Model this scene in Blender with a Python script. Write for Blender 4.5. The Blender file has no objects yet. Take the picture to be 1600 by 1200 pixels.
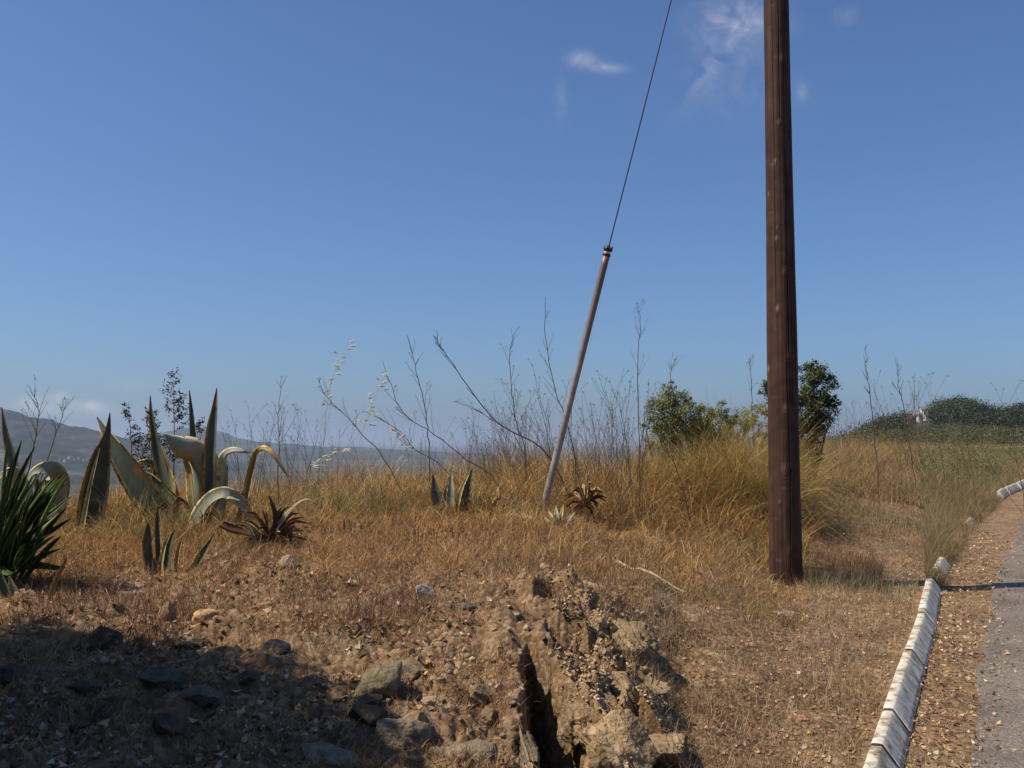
import bpy, math, random
import numpy as np
from mathutils import Vector
rnd = random.Random(7)
rng = np.random.default_rng(11)
scene = bpy.context.scene
COL = scene.collection

# ------------------------------------------------------------------ camera, sky, sun, exposure
F = 1505.0                      # focal length in pixels of the 1600 px wide photograph
PITCH = math.atan(90.0 / F)
EYE = 1.6
cam_d = bpy.data.cameras.new("camera")
cam = bpy.data.objects.new("camera", cam_d); COL.objects.link(cam)
cam.location = (0, 0, EYE)
cam.rotation_euler = (math.pi / 2 + PITCH, 0, 0)
cam_d.sensor_width = 36.0
cam_d.lens = 36.0 * F / 1600.0
cam_d.clip_start = 0.05
cam_d.clip_end = 120000.0
scene.camera = cam

SUN_EL = math.radians(54)
SUN_AZ = math.radians(-100)      # compass angle from +Y, clockwise: the sun stands to the left, a little behind
sun_dir = Vector((math.sin(SUN_AZ) * math.cos(SUN_EL), math.cos(SUN_AZ) * math.cos(SUN_EL), math.sin(SUN_EL)))
sl = bpy.data.lights.new("sun", 'SUN'); sl.energy = 5.0; sl.angle = math.radians(0.53); sl.color = (1.0, 0.88, 0.71)
so = bpy.data.objects.new("sun", sl); COL.objects.link(so)
so.rotation_euler = sun_dir.to_track_quat('Z', 'Y').to_euler()
so.location = (-20, 0, 30)

world = bpy.data.worlds.new("World"); scene.world = world
world.use_nodes = True
wn = world.node_tree; wn.nodes.clear()
def N(nt, t, **kw):
    n = nt.nodes.new(t)
    for k, v in kw.items(): setattr(n, k, v)
    return n
def L(nt, a, b): nt.links.new(a, b)
def M_(nt, op, a, b=None, c=None, clamp=False):
    n = N(nt, 'ShaderNodeMath', operation=op, use_clamp=clamp)
    for i, v in enumerate((a, b, c)):
        if v is None: continue
        if isinstance(v, (int, float)): n.inputs[i].default_value = v
        else: L(nt, v, n.inputs[i])
    return n.outputs[0]
sky = N(wn, 'ShaderNodeTexSky', sky_type='NISHITA', sun_disc=False)
sky.sun_elevation = SUN_EL; sky.sun_rotation = SUN_AZ
sky.altitude = 300; sky.air_density = 1.0; sky.dust_density = 1.6; sky.ozone_density = 4.0
tc = N(wn, 'ShaderNodeTexCoord')
sp = N(wn, 'ShaderNodeSeparateXYZ'); L(wn, tc.outputs['Generated'], sp.inputs[0])
yy = M_(wn, 'MAXIMUM', sp.outputs[1], 0.05)
uu = M_(wn, 'DIVIDE', sp.outputs[0], yy)
vv = M_(wn, 'DIVIDE', sp.outputs[2], yy)
cb = N(wn, 'ShaderNodeCombineXYZ'); L(wn, uu, cb.inputs[0]); L(wn, vv, cb.inputs[1])
nz = N(wn, 'ShaderNodeTexNoise'); nz.inputs['Scale'].default_value = 22; nz.inputs['Detail'].default_value = 7
nz.inputs['Roughness'].default_value = 0.62; nz.inputs['Distortion'].default_value = 1.1
L(wn, cb.outputs[0], nz.inputs['Vector'])
def blob(u, v, ru, rv, ang, gain):
    du = M_(wn, 'SUBTRACT', uu, u); dv = M_(wn, 'SUBTRACT', vv, v)
    c, s = math.cos(ang), math.sin(ang)
    a = M_(wn, 'ADD', M_(wn, 'MULTIPLY', du, c / ru), M_(wn, 'MULTIPLY', dv, s / ru))
    b = M_(wn, 'ADD', M_(wn, 'MULTIPLY', du, -s / rv), M_(wn, 'MULTIPLY', dv, c / rv))
    r2 = M_(wn, 'ADD', M_(wn, 'MULTIPLY', a, a), M_(wn, 'MULTIPLY', b, b))
    e = M_(wn, 'POWER', 2.718, M_(wn, 'MULTIPLY', r2, -1.0))
    return M_(wn, 'MULTIPLY', e, gain)
def uvp(px, py):
    return (px - 800) / F, (690 - py) / F
tot = None
for (px, py, ru, rv, ang, g) in [(910, 82, 20, 13, 0, 1.0), (955, 95, 26, 9, -0.1, .85), (1160, 25, 62, 44, 0.1, .95), (1120, 88, 62, 15, 0.95, .7),
                                 (878, 150, 10, 32, 0, .34), (1262, 135, 9, 14, 0, .42), (1335, 8, 18, 14, 0, .4), (1150, 130, 90, 50, 0, .25),
                                 (45, 626, 16, 9, 0, 1.3), (92, 620, 15, 8, 0, 1.9), (140, 634, 26, 8, -.1, 1.7), (90, 640, 85, 11, -.1, 1.1), (200, 600, 40, 7, -.1, .3), (370, 646, 14, 6, 0, .35)]:
    u, v = uvp(px, py)
    b = blob(u, v, ru / F, rv / F, ang, g)
    tot = b if tot is None else M_(wn, 'ADD', tot, b)
nn = M_(wn, 'MULTIPLY', M_(wn, 'SUBTRACT', nz.outputs['Fac'], 0.34), 3.0, clamp=True)
mask = M_(wn, 'MULTIPLY', M_(wn, 'MULTIPLY', tot, nn), 0.46, clamp=True)
tintm = N(wn, 'ShaderNodeMix', data_type='RGBA', blend_type='MULTIPLY'); tintm.inputs['Factor'].default_value = 1.0
L(wn, sky.outputs[0], tintm.inputs['A']); tintm.inputs['B'].default_value = (0.71, 0.93, 1.21, 1)
mx = N(wn, 'ShaderNodeMix', data_type='RGBA')
L(wn, mask, mx.inputs['Factor']); L(wn, tintm.outputs['Result'], mx.inputs['A']); mx.inputs['B'].default_value = (8.0, 7.6, 7.8, 1)
bg = N(wn, 'ShaderNodeBackground'); bg.inputs['Strength'].default_value = 0.087
L(wn, mx.outputs['Result'], bg.inputs['Color'])
wo = N(wn, 'ShaderNodeOutputWorld'); L(wn, bg.outputs[0], wo.inputs['Surface'])

scene.view_settings.view_transform = 'Standard'
scene.view_settings.look = 'None'
scene.view_settings.exposure = 0.14
scene.view_settings.gamma = 1.0
scene.render.engine = 'CYCLES'
scene.cycles.max_bounces = 5
scene.cycles.diffuse_bounces = 3
scene.cycles.volume_bounces = 0
scene.cycles.transparent_max_bounces = 8

# ------------------------------------------------------------------ helpers
CT, ST = math.cos(PITCH), math.sin(PITCH)
def at(px, py, Y):
    """the point at world depth Y metres that the photograph shows at (px, py)"""
    a = (px - 800) / F; b = (600 - py) / F
    s = Y / (CT - b * ST)
    return Vector((a * s, Y, EYE + s * (ST + b * CT)))
def ss(a, b, x):
    t = np.clip((x - a) / (b - a), 0, 1); return t * t * (3 - 2 * t)
def _h(ix, iy, seed):
    n = (ix.astype(np.int64) * 374761393 + iy.astype(np.int64) * 668265263 + seed * 1442695041) & 0xffffffff
    n = ((n ^ (n >> 13)) * 1274126177) & 0xffffffff
    n = (n ^ (n >> 16)) & 0xffffff
    return n / float(0xffffff)
def vn(x, y, seed=0):
    x = np.asarray(x, float); y = np.asarray(y, float)
    ix = np.floor(x); iy = np.floor(y); fx = x - ix; fy = y - iy
    fx = fx * fx * (3 - 2 * fx); fy = fy * fy * (3 - 2 * fy)
    a = _h(ix, iy, seed); b = _h(ix + 1, iy, seed); c = _h(ix, iy + 1, seed); d = _h(ix + 1, iy + 1, seed)
    return (a + (b - a) * fx) * (1 - fy) + (c + (d - c) * fx) * fy
def fbm(x, y, o=4, seed=0, g=0.5):
    s = 0; a = 1; t = 0
    for i in range(o):
        s = s + a * (vn(x * 2 ** i + 17.3 * i, y * 2 ** i - 9.1 * i, seed + i) - .5); t += a; a *= g
    return s / t * 2
def tag(o, label=None, cat=None, group=None, kind=None):
    if label: o["label"] = label
    if cat: o["category"] = cat
    if group: o["group"] = group
    if kind: o["kind"] = kind
    return o
def empty(name, loc, label, cat, group=None):
    o = bpy.data.objects.new(name, None); COL.objects.link(o); o.location = loc
    o.empty_display_size = .1
    return tag(o, label, cat, group)
def mesh_obj(name, V, Fc, mat, parent=None, smooth=False, col=None, attrs=None):
    """V (n,3) world coordinates, Fc (m,3|4) or a list of such arrays -> ONE mesh object"""
    V = np.asarray(V, np.float32)
    if not isinstance(Fc, list): Fc = [Fc]
    Fc = [np.asarray(f, np.int32) for f in Fc if len(f)]
    off = np.zeros(3, np.float32)
    if parent is not None: off = np.array(parent.location, np.float32)
    loc = off if parent is not None else None
    if parent is None and name not in ('ground', 'road', 'hills', 'sea') and len(V) < 400000:
        base = np.array([V[:, 0].mean(), V[:, 1].mean(), V[:, 2].min()], np.float32); off = base
    me = bpy.data.meshes.new(name)
    nv = len(V); nl = sum(f.size for f in Fc); nf = sum(len(f) for f in Fc)
    me.vertices.add(nv); me.vertices.foreach_set('co', (V - off).ravel())
    me.loops.add(nl); me.loops.foreach_set('vertex_index', np.concatenate([f.ravel() for f in Fc]))
    me.polygons.add(nf)
    tot = np.concatenate([np.full(len(f), f.shape[1], np.int32) for f in Fc])
    st = np.concatenate([[0], np.cumsum(tot)[:-1]]).astype(np.int32)
    me.polygons.foreach_set('loop_start', st)
    try: me.polygons.foreach_set('loop_total', tot)
    except Exception: pass
    if smooth: me.polygons.foreach_set('use_smooth', np.ones(nf, bool))
    if col is not None:
        c = me.color_attributes.new('col', 'FLOAT_COLOR', 'POINT')
        cc = np.ones((nv, 4), np.float32); cc[:, :3] = col
        c.data.foreach_set('color', cc.ravel())
    for k, a in (attrs or {}).items():
        t = me.attributes.new(k, 'FLOAT', 'POINT'); t.data.foreach_set('value', np.asarray(a, np.float32))
    me.update(calc_edges=True)
    me.validate()
    if mat: me.materials.append(mat)
    o = bpy.data.objects.new(name, me); COL.objects.link(o)
    if parent is not None: o.parent = parent
    else: o.location = off
    return o
class MB:
    """collects pieces of one mesh"""
    def __init__(s): s.V = []; s.Q = []; s.T = []; s.C = []; s.A = []; s.n = 0
    def add(s, V, Q=None, T=None, col=(1, 1, 1), a=0.0):
        V = np.asarray(V, float); k = len(V)
        s.V.append(V)
        if Q is not None and len(Q): s.Q.append(np.asarray(Q, int) + s.n)
        if T is not None and len(T): s.T.append(np.asarray(T, int) + s.n)
        s.C.append(np.broadcast_to(np.asarray(col, float), (k, 3)))
        s.A.append(np.broadcast_to(np.asarray(a, float), (k,)))
        s.n += k
    def build(s, name, mat, parent=None, smooth=False):
        f = []
        if s.Q: f.append(np.concatenate(s.Q))
        if s.T: f.append(np.concatenate(s.T))
        return mesh_obj(name, np.concatenate(s.V), f, mat, parent, smooth, np.concatenate(s.C), {'across': np.concatenate(s.A)})
def tube(mb, pts, radii, sides=5, col=(1, 1, 1), cap=True):
    P = np.array([tuple(p) for p in pts], float); n = len(P)
    R = np.broadcast_to(np.asarray(radii, float), (n,))
    T = np.gradient(P, axis=0); T /= np.linalg.norm(T, axis=1)[:, None] + 1e-9
    ref = np.array([0.3, 0.9, 0.1]) if abs(T[0][1]) < .9 else np.array([1, 0, 0.])
    A = np.cross(T, ref); A /= np.linalg.norm(A, axis=1)[:, None] + 1e-9
    B = np.cross(T, A)
    th = np.arange(sides) / sides * 2 * math.pi
    V = P[:, None, :] + R[:, None, None] * (np.cos(th)[None, :, None] * A[:, None, :] + np.sin(th)[None, :, None] * B[:, None, :])
    V = V.reshape(-1, 3)
    i = np.arange(n - 1)[:, None] * sides; j = np.arange(sides)[None, :]; j2 = (j + 1) % sides
    Q = np.stack([i + j, i + j2, i + sides + j2, i + sides + j], -1).reshape(-1, 4)
    Tt = []
    if cap and sides > 3:
        V = np.vstack([V, P[0], P[-1]]); a0 = n * sides
        for k in range(sides):
            Tt.append((a0, (k + 1) % sides, k)); Tt.append((a0 + 1, (n - 1) * sides + k, (n - 1) * sides + (k + 1) % sides))
    mb.add(V, Q, Tt, col)
def blades(root, h, width, lean, az, curve, segs=3, col=None, wscale_tip=.15):
    """ribbons: root (N,3); h, width, lean (rad from vertical), az, curve (extra lean at the tip) arrays (N,)"""
    n = len(root)
    h, width, lean, az, curve = [np.broadcast_to(np.asarray(a, float), (n,)) for a in (h, width, lean, az, curve)]
    fa = rng.uniform(0, 2 * math.pi, n)
    pos = root.copy(); V = np.zeros((n, segs + 1, 2, 3))
    side = np.stack([np.cos(fa), np.sin(fa), rng.uniform(-.3, .3, n)], -1)
    for k in range(segs + 1):
        t = k / segs
        w = width * (1 - t * (1 - wscale_tip)) * .5
        V[:, k, 0] = pos - side * w[:, None]; V[:, k, 1] = pos + side * w[:, None]
        ang = lean + curve * (t + .5 / segs)
        d = np.stack([np.cos(az) * np.sin(ang), np.sin(az) * np.sin(ang), np.cos(ang)], -1)
        pos = pos + d * (h / segs)[:, None]
    b = (np.arange(n) * (segs + 1) * 2)[:, None]
    k = np.arange(segs)[None, :] * 2
    Q = np.stack([b + k, b + k + 1, b + k + 3, b + k + 2], -1).reshape(-1, 4)
    C = None
    if col is not None: C = np.repeat(col, (segs + 1) * 2, axis=0)
    return V.reshape(-1, 3), Q, C
def flakes(P, size, asp, nrm, col, bend=.25):
    """small leaf-like flakes: 4-vertex diamonds with a bend; P (N,3), nrm (N,3)"""
    n = len(P)
    size = np.broadcast_to(np.asarray(size, float), (n,)); asp = np.broadcast_to(np.asarray(asp, float), (n,))
    nrm = nrm / (np.linalg.norm(nrm, axis=1)[:, None] + 1e-9)
    r = rng.normal(size=(n, 3)); a = np.cross(nrm, r); a /= np.linalg.norm(a, axis=1)[:, None] + 1e-9
    b = np.cross(nrm, a)
    s = size[:, None]; w = (size * asp)[:, None]
    up = nrm * (size * bend)[:, None]
    V = np.stack([P - a * s * .5 + up, P - b * w * .5, P + a * s * .5 + up, P + b * w * .5], 1).reshape(-1, 3)
    base = np.arange(n)[:, None] * 4
    T = np.concatenate([base + [0, 1, 3], base + [1, 2, 3]], 1).reshape(-1, 3)
    return V, T, np.repeat(col, 4, axis=0)
def pal(n, colors, weights=None, jit=.15):
    c = np.array(colors, float); w = None if weights is None else np.array(weights, float) / sum(weights)
    i = rng.choice(len(c), n, p=w)
    return c[i] * (1 + rng.uniform(-jit, jit, (n, 1))) * (1 + rng.uniform(-.05, .05, (n, 3)))

def mat_attr(name, rough=.8, noise=0.0, nscale=40, spec=.2, trans=0.0, bump=0.0, bscale=60):
    m = bpy.data.materials.new(name); m.use_nodes = True; nt = m.node_tree
    p = nt.nodes['Principled BSDF']; p.inputs['Roughness'].default_value = rough
    p.inputs['Specular IOR Level'].default_value = spec
    a = N(nt, 'ShaderNodeAttribute', attribute_name='col')
    out = a.outputs['Color']
    tcn = N(nt, 'ShaderNodeTexCoord')
    if noise > 0:
        t = N(nt, 'ShaderNodeTexNoise'); t.inputs['Scale'].default_value = nscale; t.inputs['Detail'].default_value = 5
        L(nt, tcn.outputs['Object'], t.inputs['Vector'])
        mr = N(nt, 'ShaderNodeMapRange'); mr.inputs['From Min'].default_value = .25; mr.inputs['From Max'].default_value = .75
        mr.inputs['To Min'].default_value = 1 - noise; mr.inputs['To Max'].default_value = 1 + noise
        L(nt, t.outputs['Fac'], mr.inputs['Value'])
        mm = N(nt, 'ShaderNodeMix', data_type='RGBA', blend_type='MULTIPLY'); mm.inputs['Factor'].default_value = 1
        L(nt, out, mm.inputs['A']); L(nt, mr.outputs[0], mm.inputs['B']); out = mm.outputs['Result']
    L(nt, out, p.inputs['Base Color'])
    if bump > 0:
        t = N(nt, 'ShaderNodeTexNoise'); t.inputs['Scale'].default_value = bscale; t.inputs['Detail'].default_value = 6
        L(nt, tcn.outputs['Object'], t.inputs['Vector'])
        bm = N(nt, 'ShaderNodeBump'); bm.inputs['Strength'].default_value = bump; bm.inputs['Distance'].default_value = .02
        L(nt, t.outputs['Fac'], bm.inputs['Height']); L(nt, bm.outputs[0], p.inputs['Normal'])
    if trans > 0:
        tr = N(nt, 'ShaderNodeBsdfTranslucent'); L(nt, out, tr.inputs['Color'])
        ms = N(nt, 'ShaderNodeMixShader'); ms.inputs[0].default_value = trans
        L(nt, p.outputs[0], ms.inputs[1]); L(nt, tr.outputs[0], ms.inputs[2])
        L(nt, ms.outputs[0], nt.nodes['Material Output'].inputs['Surface'])
    return m
def ramp(nt, fac, stops):
    r = N(nt, 'ShaderNodeValToRGB'); e = r.color_ramp.elements
    while len(e) < len(stops): e.new(.5)
    for i, (p, c) in enumerate(stops): e[i].position = p; e[i].color = (*c, 1)
    if fac is not None: L(nt, fac, r.inputs[0])
    return r.outputs[0]
MAT = {}
MAT['grass'] = mat_attr('dry_grass', .7, .12, 6, .25, .25)
MAT['litter'] = mat_attr('dry_litter', .75, .2, 60, .2, .08)
MAT['stem'] = mat_attr('dry_stem', .8, .2, 30, .15)
MAT['leaf'] = mat_attr('green_leaf', .55, .15, 30, .35, .22)
MAT['stone'] = mat_attr('stone', .95, .45, 14, .05, 0, 1.0, 45)
MAT['oat'] = mat_attr('pale_husk', .6, .05, 30, .3, .45)

# ------------------------------------------------------------------ terrain
KX = np.array([-6.0, -3.2, -.6, .25, 1.49, 2.33, 3.1, 4.02, 4.9, 7.1, 10.9, 14.4, 22, 40, 80])
KY = np.array([-14., -7.5, -1.0, 1.3, 4.07, 5.8, 7.35, 9.3, 11.0, 15.05, 21.5, 26.5, 35, 50, 80])
def road_z(Y):
    return np.interp(Y, [-20, 0, 4, 5.8, 9.3, 11, 15, 22, 27, 40, 80, 200], [.0, .06, .10, .13, .20, .23, .29, .40, .55, .80, 1.1, 1.1])
def kerb_x(Y): return np.interp(Y, KY, KX)
DY = [2.5, 3.2, 4, 5, 6.5, 8, 9, 10, 12, 14, 17, 20, 25, 35, 50, 80, 150, 300, 700]
PXC = [-400, 0, 400, 700, 820, 1000, 1070, 1228, 1400, 1600, 1900]
TZ = np.array([
 # 2.5  3.2  4    5    6.5  8    9    10   12   14   17   20   25    35   50   80   150   300  700
 [.45, .48, .52, .58, .68, .76, .80, .80, .55, .1, -.8, -1.8, -3.5, -7, -13, -24, -50, -95, -150],
 [.42, .47, .52, .58, .69, .78, .83, .84, .70, .3, -.6, -1.5, -3.2, -7, -13, -24, -50, -95, -150],
 [.36, .43, .50, .57, .70, .82, .88, .92, .86, .60, -.1, -1.1, -2.8, -6.5, -12, -23, -50, -95, -150],
 [.32, .38, .44, .54, .68, .81, .88, .93, .98, .86, .40, -.4, -2.0, -5.5, -11, -22, -48, -95, -150],
 [.26, .32, .38, .48, .64, .79, .86, .90, .98, 1.0, .80, .25, -1.2, -4, -9, -20, -45, -90, -150],
 [.22, .30, .36, .42, .52, .64, .70, .76, .88, .96, 1.02, .95, .5, -1.5, -5, -12, -30, -60, -150],
 [.10, .14, .20, .26, .38, .50, .56, .63, .78, .90, 1.0, 1.02, .8, -.5, -3, -8, -20, -45, -150],
 [.08, .12, .16, .19, .24, .28, .30, .36, .55, .74, .88, .95, 1.05, 1.1, 1.0, .8, .3, -3, -35],
 [.08, .12, .16, .20, .24, .28, .30, .33, .45, .55, .68, .80, .95, 1.15, 1.3, 1.5, 1.9, 2.2, 2.3],
 [.08, .12, .16, .20, .24, .28, .30, .31, .36, .42, .52, .62, .78, 1.05, 1.25, 1.5, 2.2, 2.6, 2.6],
 [.08, .12, .16, .20, .24, .28, .30, .31, .35, .40, .46, .52, .66, .95, 1.2, 1.5, 2.3, 2.8, 3]])
LDY = np.log(DY)
HILLPX = [1150, 1250, 1320, 1380, 1420, 1450, 1470, 1490, 1510, 1535, 1560, 1600, 1650, 1750, 2000]
HILLPY = [690, 672, 662, 656, 652, 645, 634, 629, 631, 641, 645, 640, 635, 640, 650]
def table_z(px, Y):
    px = np.clip(px, PXC[0], PXC[-1]); ly = np.log(np.clip(Y, DY[0], DY[-1]))
    ci = np.interp(px, PXC, np.arange(len(PXC))); ri = np.interp(ly, LDY, np.arange(len(DY)))
    c0 = np.minimum(ci.astype(int), len(PXC) - 2); r0 = np.minimum(ri.astype(int), len(DY) - 2)
    fc = ci - c0; fr = ri - r0; fc = fc * fc * (3 - 2 * fc)
    return (TZ[c0, r0] * (1 - fc) + TZ[c0 + 1, r0] * fc) * (1 - fr) + (TZ[c0, r0 + 1] * (1 - fc) + TZ[c0 + 1, r0 + 1] * fc) * fr
def seg_d(X, Y, x0, y0, x1, y1):
    dx, dy = x1 - x0, y1 - y0; l2 = dx * dx + dy * dy
    t = np.clip(((X - x0) * dx + (Y - y0) * dy) / l2, 0, 1)
    return np.hypot(X - x0 - t * dx, Y - y0 - t * dy), t
def ground_z(X, Y, fine=True):
    X = np.asarray(X, float); Y = np.asarray(Y, float)
    Ye = np.maximum(Y, 2.5)
    px = 800 + F * X / Ye
    z = table_z(px, Ye)
    # wooded hill to the right, far off
    hp = np.interp(px, HILLPX, HILLPY)
    top = EYE + (690 - hp) / F * 600 - 5.0
    w = np.exp(-((Y - 600) / 190.) ** 2) * ss(1200, 1330, px)
    z = z + (top - 2.3) * w
    if fine:
        near = 1 - ss(9, 18, Y)
        rocky = ss(.9, .3, X - .1 * Y) * (1 - ss(6.2, 8.0, Y))
        z = z + fbm(X * 1.3, Y * 1.3, 3, 3) * .05 * (1 + near)
        z = z + near * fbm(X * 7, Y * 7, 4, 9) * (.012 + .035 * rocky)
        # broken layers of rock and clods in the bank
        q = fbm(X * 3.2 + Y * 1.1, Y * 8.5 - X * 2, 3, 21)
        z = z + rocky * (np.floor(q * 5) / 5 * .06 + np.abs(fbm(X * 16, Y * 16, 3, 33)) * .035 + np.abs(fbm(X*45, Y*45, 2, 35)) * .012)
        # crumbly mound right of the gully
        d, t = seg_d(X, Y, .44, 3.0, .32, 6.2)
        m = ss(.42, .12, d + .06 * fbm(X * 5, Y * 5, 3, 5)) * ss(6.9, 6.0, Y)
        z = z + m * (.10 + .10 * np.abs(fbm(X * 8, Y * 8, 4, 41, .65)) + .045 * np.abs(fbm(X * 24, Y * 24, 3, 43)) - .07 * ss(.25, .75, vn(X * 11, Y * 6, 47)))
        # slab edge left of the gully
        d, t = seg_d(X, Y, .06, 3.0, -.10, 6.1)
        z = z + ss(.13, .02, d) * .05 * (1 + .5 * fbm(X * 9, Y * 9, 2, 6))
        # the gully and hollows
        wob = .05 * fbm(X * 10, Y * 10, 4, 61, .65)
        d, t = seg_d(X, Y, .09, 5.0, .44, 2.2); r = .035 + .44 * t ** 1.3
        z = z - .55 * ss(r * 1.35, r * .8, d + wob)
        for (x0, y0, x1, y1, r, dp) in [(.56, 3.75, .60, 4.25, .085, .35), (.21, 5.75, .25, 6.1, .06, .25), (.40, 4.9, .34, 5.3, .04, .12), (.47, 5.05, .52, 5.3, .07, .22), (.50, 4.35, .54, 4.6, .065, .25), (.25, 5.05, .27, 5.3, .05, .2), (.62, 4.75, .66, 4.9, .05, .15), (-.52, 4.4, -.40, 4.45, .05, .08), (-.75, 4.9, -.6, 4.95, .04, .07)]:
            d, t = seg_d(X, Y, x0, y0, x1, y1); z = z - dp * ss(r * 1.35, r * .7, d + wob)
    # verge, kerb bed and road side
    kd = X - kerb_x(Y)
    rz = road_z(Y)
    left = ss(-1.3, -.05, kd) * (1 - ss(45, 75, Y))
    zv = rz + .055 + .02 * fbm(X * 5, Y * 5, 2, 99)
    z = z * (1 - left) + zv * left
    onr = ss(.02, .10, kd) * (1 - ss(45, 75, Y))
    z = z * (1 - onr) + (rz + .006 * fbm(X * 6, Y * 6, 3, 71)) * onr
    if fine: z = z + (1 - ss(12, 20, Y)) * .010 * fbm(X * 14, Y * 14, 3, 77)
    return z
rowsY = np.concatenate([np.linspace(-25, 1.2, 50), np.linspace(1.3, 2.9, 50), 3.0 * np.exp(np.arange(0, math.log(14 / 3.0), .0030)),
                        14.2 * np.exp(np.arange(0, math.log(60000 / 14.), .022))])
cu = np.concatenate([-np.geomspace(9, .74, 26)[:-1], np.linspace(-.72, -.4, 90)[:-1], np.linspace(-.4, .45, 520), np.linspace(.45, .72, 70)[1:], np.geomspace(.74, 9, 26)[1:]])
GY, CU = np.meshgrid(rowsY, cu, indexing='ij')
gg = np.sqrt(np.maximum(GY, 0) ** 2 + 2.0 ** 2)
GX = CU * gg
GZ = ground_z(GX, GY)
GZ = np.where(GY > 700, -150 + 10 * fbm(GX / 900, GY / 900, 3, 5), GZ)
nr, nc = GX.shape
ii = (np.arange(nr - 1)[:, None] * nc + np.arange(nc - 1)[None, :])
GQ = np.stack([ii, ii + 1, ii + nc + 1, ii + nc], -1).reshape(-1, 4)

def ground_mat():
    m = bpy.data.materials.new('dry_earth'); m.use_nodes = True; nt = m.node_tree; p = nt.nodes['Principled BSDF']
    p.inputs['Roughness'].default_value = .92; p.inputs['Specular IOR Level'].default_value = .15
    tcn = N(nt, 'ShaderNodeTexCoord'); P = tcn.outputs['Object']
    def noise(s, d=6, r=.6):
        t = N(nt, 'ShaderNodeTexNoise'); t.inputs['Scale'].default_value = s; t.inputs['Detail'].default_value = d; t.inputs['Roughness'].default_value = r
        L(nt, P, t.inputs['Vector']); return t.outputs['Fac']
    c = ramp(nt, noise(3.5, 9, .7), [(.32, (.055, .03, .017)), (.45, (.17, .095, .048)), (.58, (.29, .18, .095)), (.70, (.44, .31, .18))])
    v = N(nt, 'ShaderNodeTexVoronoi'); v.inputs['Scale'].default_value = 38; L(nt, P, v.inputs['Vector'])
    vc = N(nt, 'ShaderNodeSeparateColor'); L(nt, v.outputs['Color'], vc.inputs[0])
    c2 = ramp(nt, vc.outputs[0], [(0, (.10, .06, .035)), (.5, (.24, .15, .085)), (.8, (.36, .27, .17)), (1, (.50, .41, .28))])
    mm = N(nt, 'ShaderNodeMix', data_type='RGBA'); L(nt, c, mm.inputs['A']); L(nt, c2, mm.inputs['B']); mm.inputs['Factor'].default_value = .45
    grey = ramp(nt, noise(1.7, 5), [(.52, (0, 0, 0)), (.68, (1, 1, 1))])
    m2 = N(nt, 'ShaderNodeMix', data_type='RGBA'); L(nt, M_(nt, 'MULTIPLY', grey, .45), m2.inputs['Factor'])
    L(nt, mm.outputs['Result'], m2.inputs['A']); m2.inputs['B'].default_value = (.17, .155, .10, 1)
    # far land: dark woods, fields
    sp = N(nt, 'ShaderNodeSeparateXYZ'); L(nt, P, sp.inputs[0])
    far = M_(nt, 'MULTIPLY', M_(nt, 'SUBTRACT', sp.outputs[1], 60), .02, clamp=True)
    fc = ramp(nt, noise(.004, 9, .65), [(.35, (.02, .028, .02)), (.5, (.04, .048, .03)), (.6, (.11, .09, .065)), (.66, (.16, .13, .10)), (.72, (.05, .05, .03))])
    m3 = N(nt, 'ShaderNodeMix', data_type='RGBA'); L(nt, far, m3.inputs['Factor']); L(nt, m2.outputs['Result'], m3.inputs['A']); L(nt, fc, m3.inputs['B'])
    L(nt, m3.outputs['Result'], p.inputs['Base Color'])
    h = M_(nt, 'ADD', M_(nt, 'MULTIPLY', noise(60, 6, .7), 1.0), M_(nt, 'MULTIPLY', v.outputs['Distance'], -.6))
    b = N(nt, 'ShaderNodeBump'); b.inputs['Strength'].default_value = .7; b.inputs['Distance'].default_value = .02
    L(nt, h, b.inputs['Height']); L(nt, b.outputs[0], p.inputs['Normal'])
    return m
MAT['ground'] = ground_mat()
g = mesh_obj('ground', np.stack([GX, GY, GZ], -1).reshape(-1, 3), GQ, MAT['ground'], smooth=True)
tag(g, kind='structure')

# road
def road_mat():
    m = bpy.data.materials.new('asphalt'); m.use_nodes = True; nt = m.node_tree; p = nt.nodes['Principled BSDF']
    p.inputs['Roughness'].default_value = .9
    tcn = N(nt, 'ShaderNodeTexCoord')
    def noise(s, d=5):
        t = N(nt, 'ShaderNodeTexNoise'); t.inputs['Scale'].default_value = s; t.inputs['Detail'].default_value = d
        L(nt, tcn.outputs['Object'], t.inputs['Vector']); return t.outputs['Fac']
    a = ramp(nt, noise(2.2, 8), [(.3, (.12, .098, .078)), (.5, (.175, .145, .118)), (.7, (.22, .18, .14))])
    v = N(nt, 'ShaderNodeTexVoronoi'); v.inputs['Scale'].default_value = 95; L(nt, tcn.outputs['Object'], v.inputs['Vector'])
    s = N(nt, 'ShaderNodeSeparateColor'); L(nt, v.outputs['Color'], s.inputs[0])
    sc = ramp(nt, s.outputs[1], [(0, (.55, .55, .55)), (.7, (1, 1, 1)), (1, (1.7, 1.65, 1.5))])
    mm = N(nt, 'ShaderNodeMix', data_type='RGBA', blend_type='MULTIPLY'); mm.inputs['Factor'].default_value = .8
    L(nt, a, mm.inputs['A']); L(nt, sc, mm.inputs['B']); L(nt, mm.outputs['Result'], p.inputs['Base Color'])
    b = N(nt, 'ShaderNodeBump'); b.inputs['Strength'].default_value = .6; b.inputs['Distance'].default_value = .008
    L(nt, v.outputs['Distance'], b.inputs['Height']); L(nt, b.outputs[0], p.inputs['Normal'])
    return m
MAT['road'] = road_mat()
ry = np.concatenate([np.linspace(-14, 3, 30)[:-1], np.linspace(3, 30, 500), np.linspace(31, 78, 60)])
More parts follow.
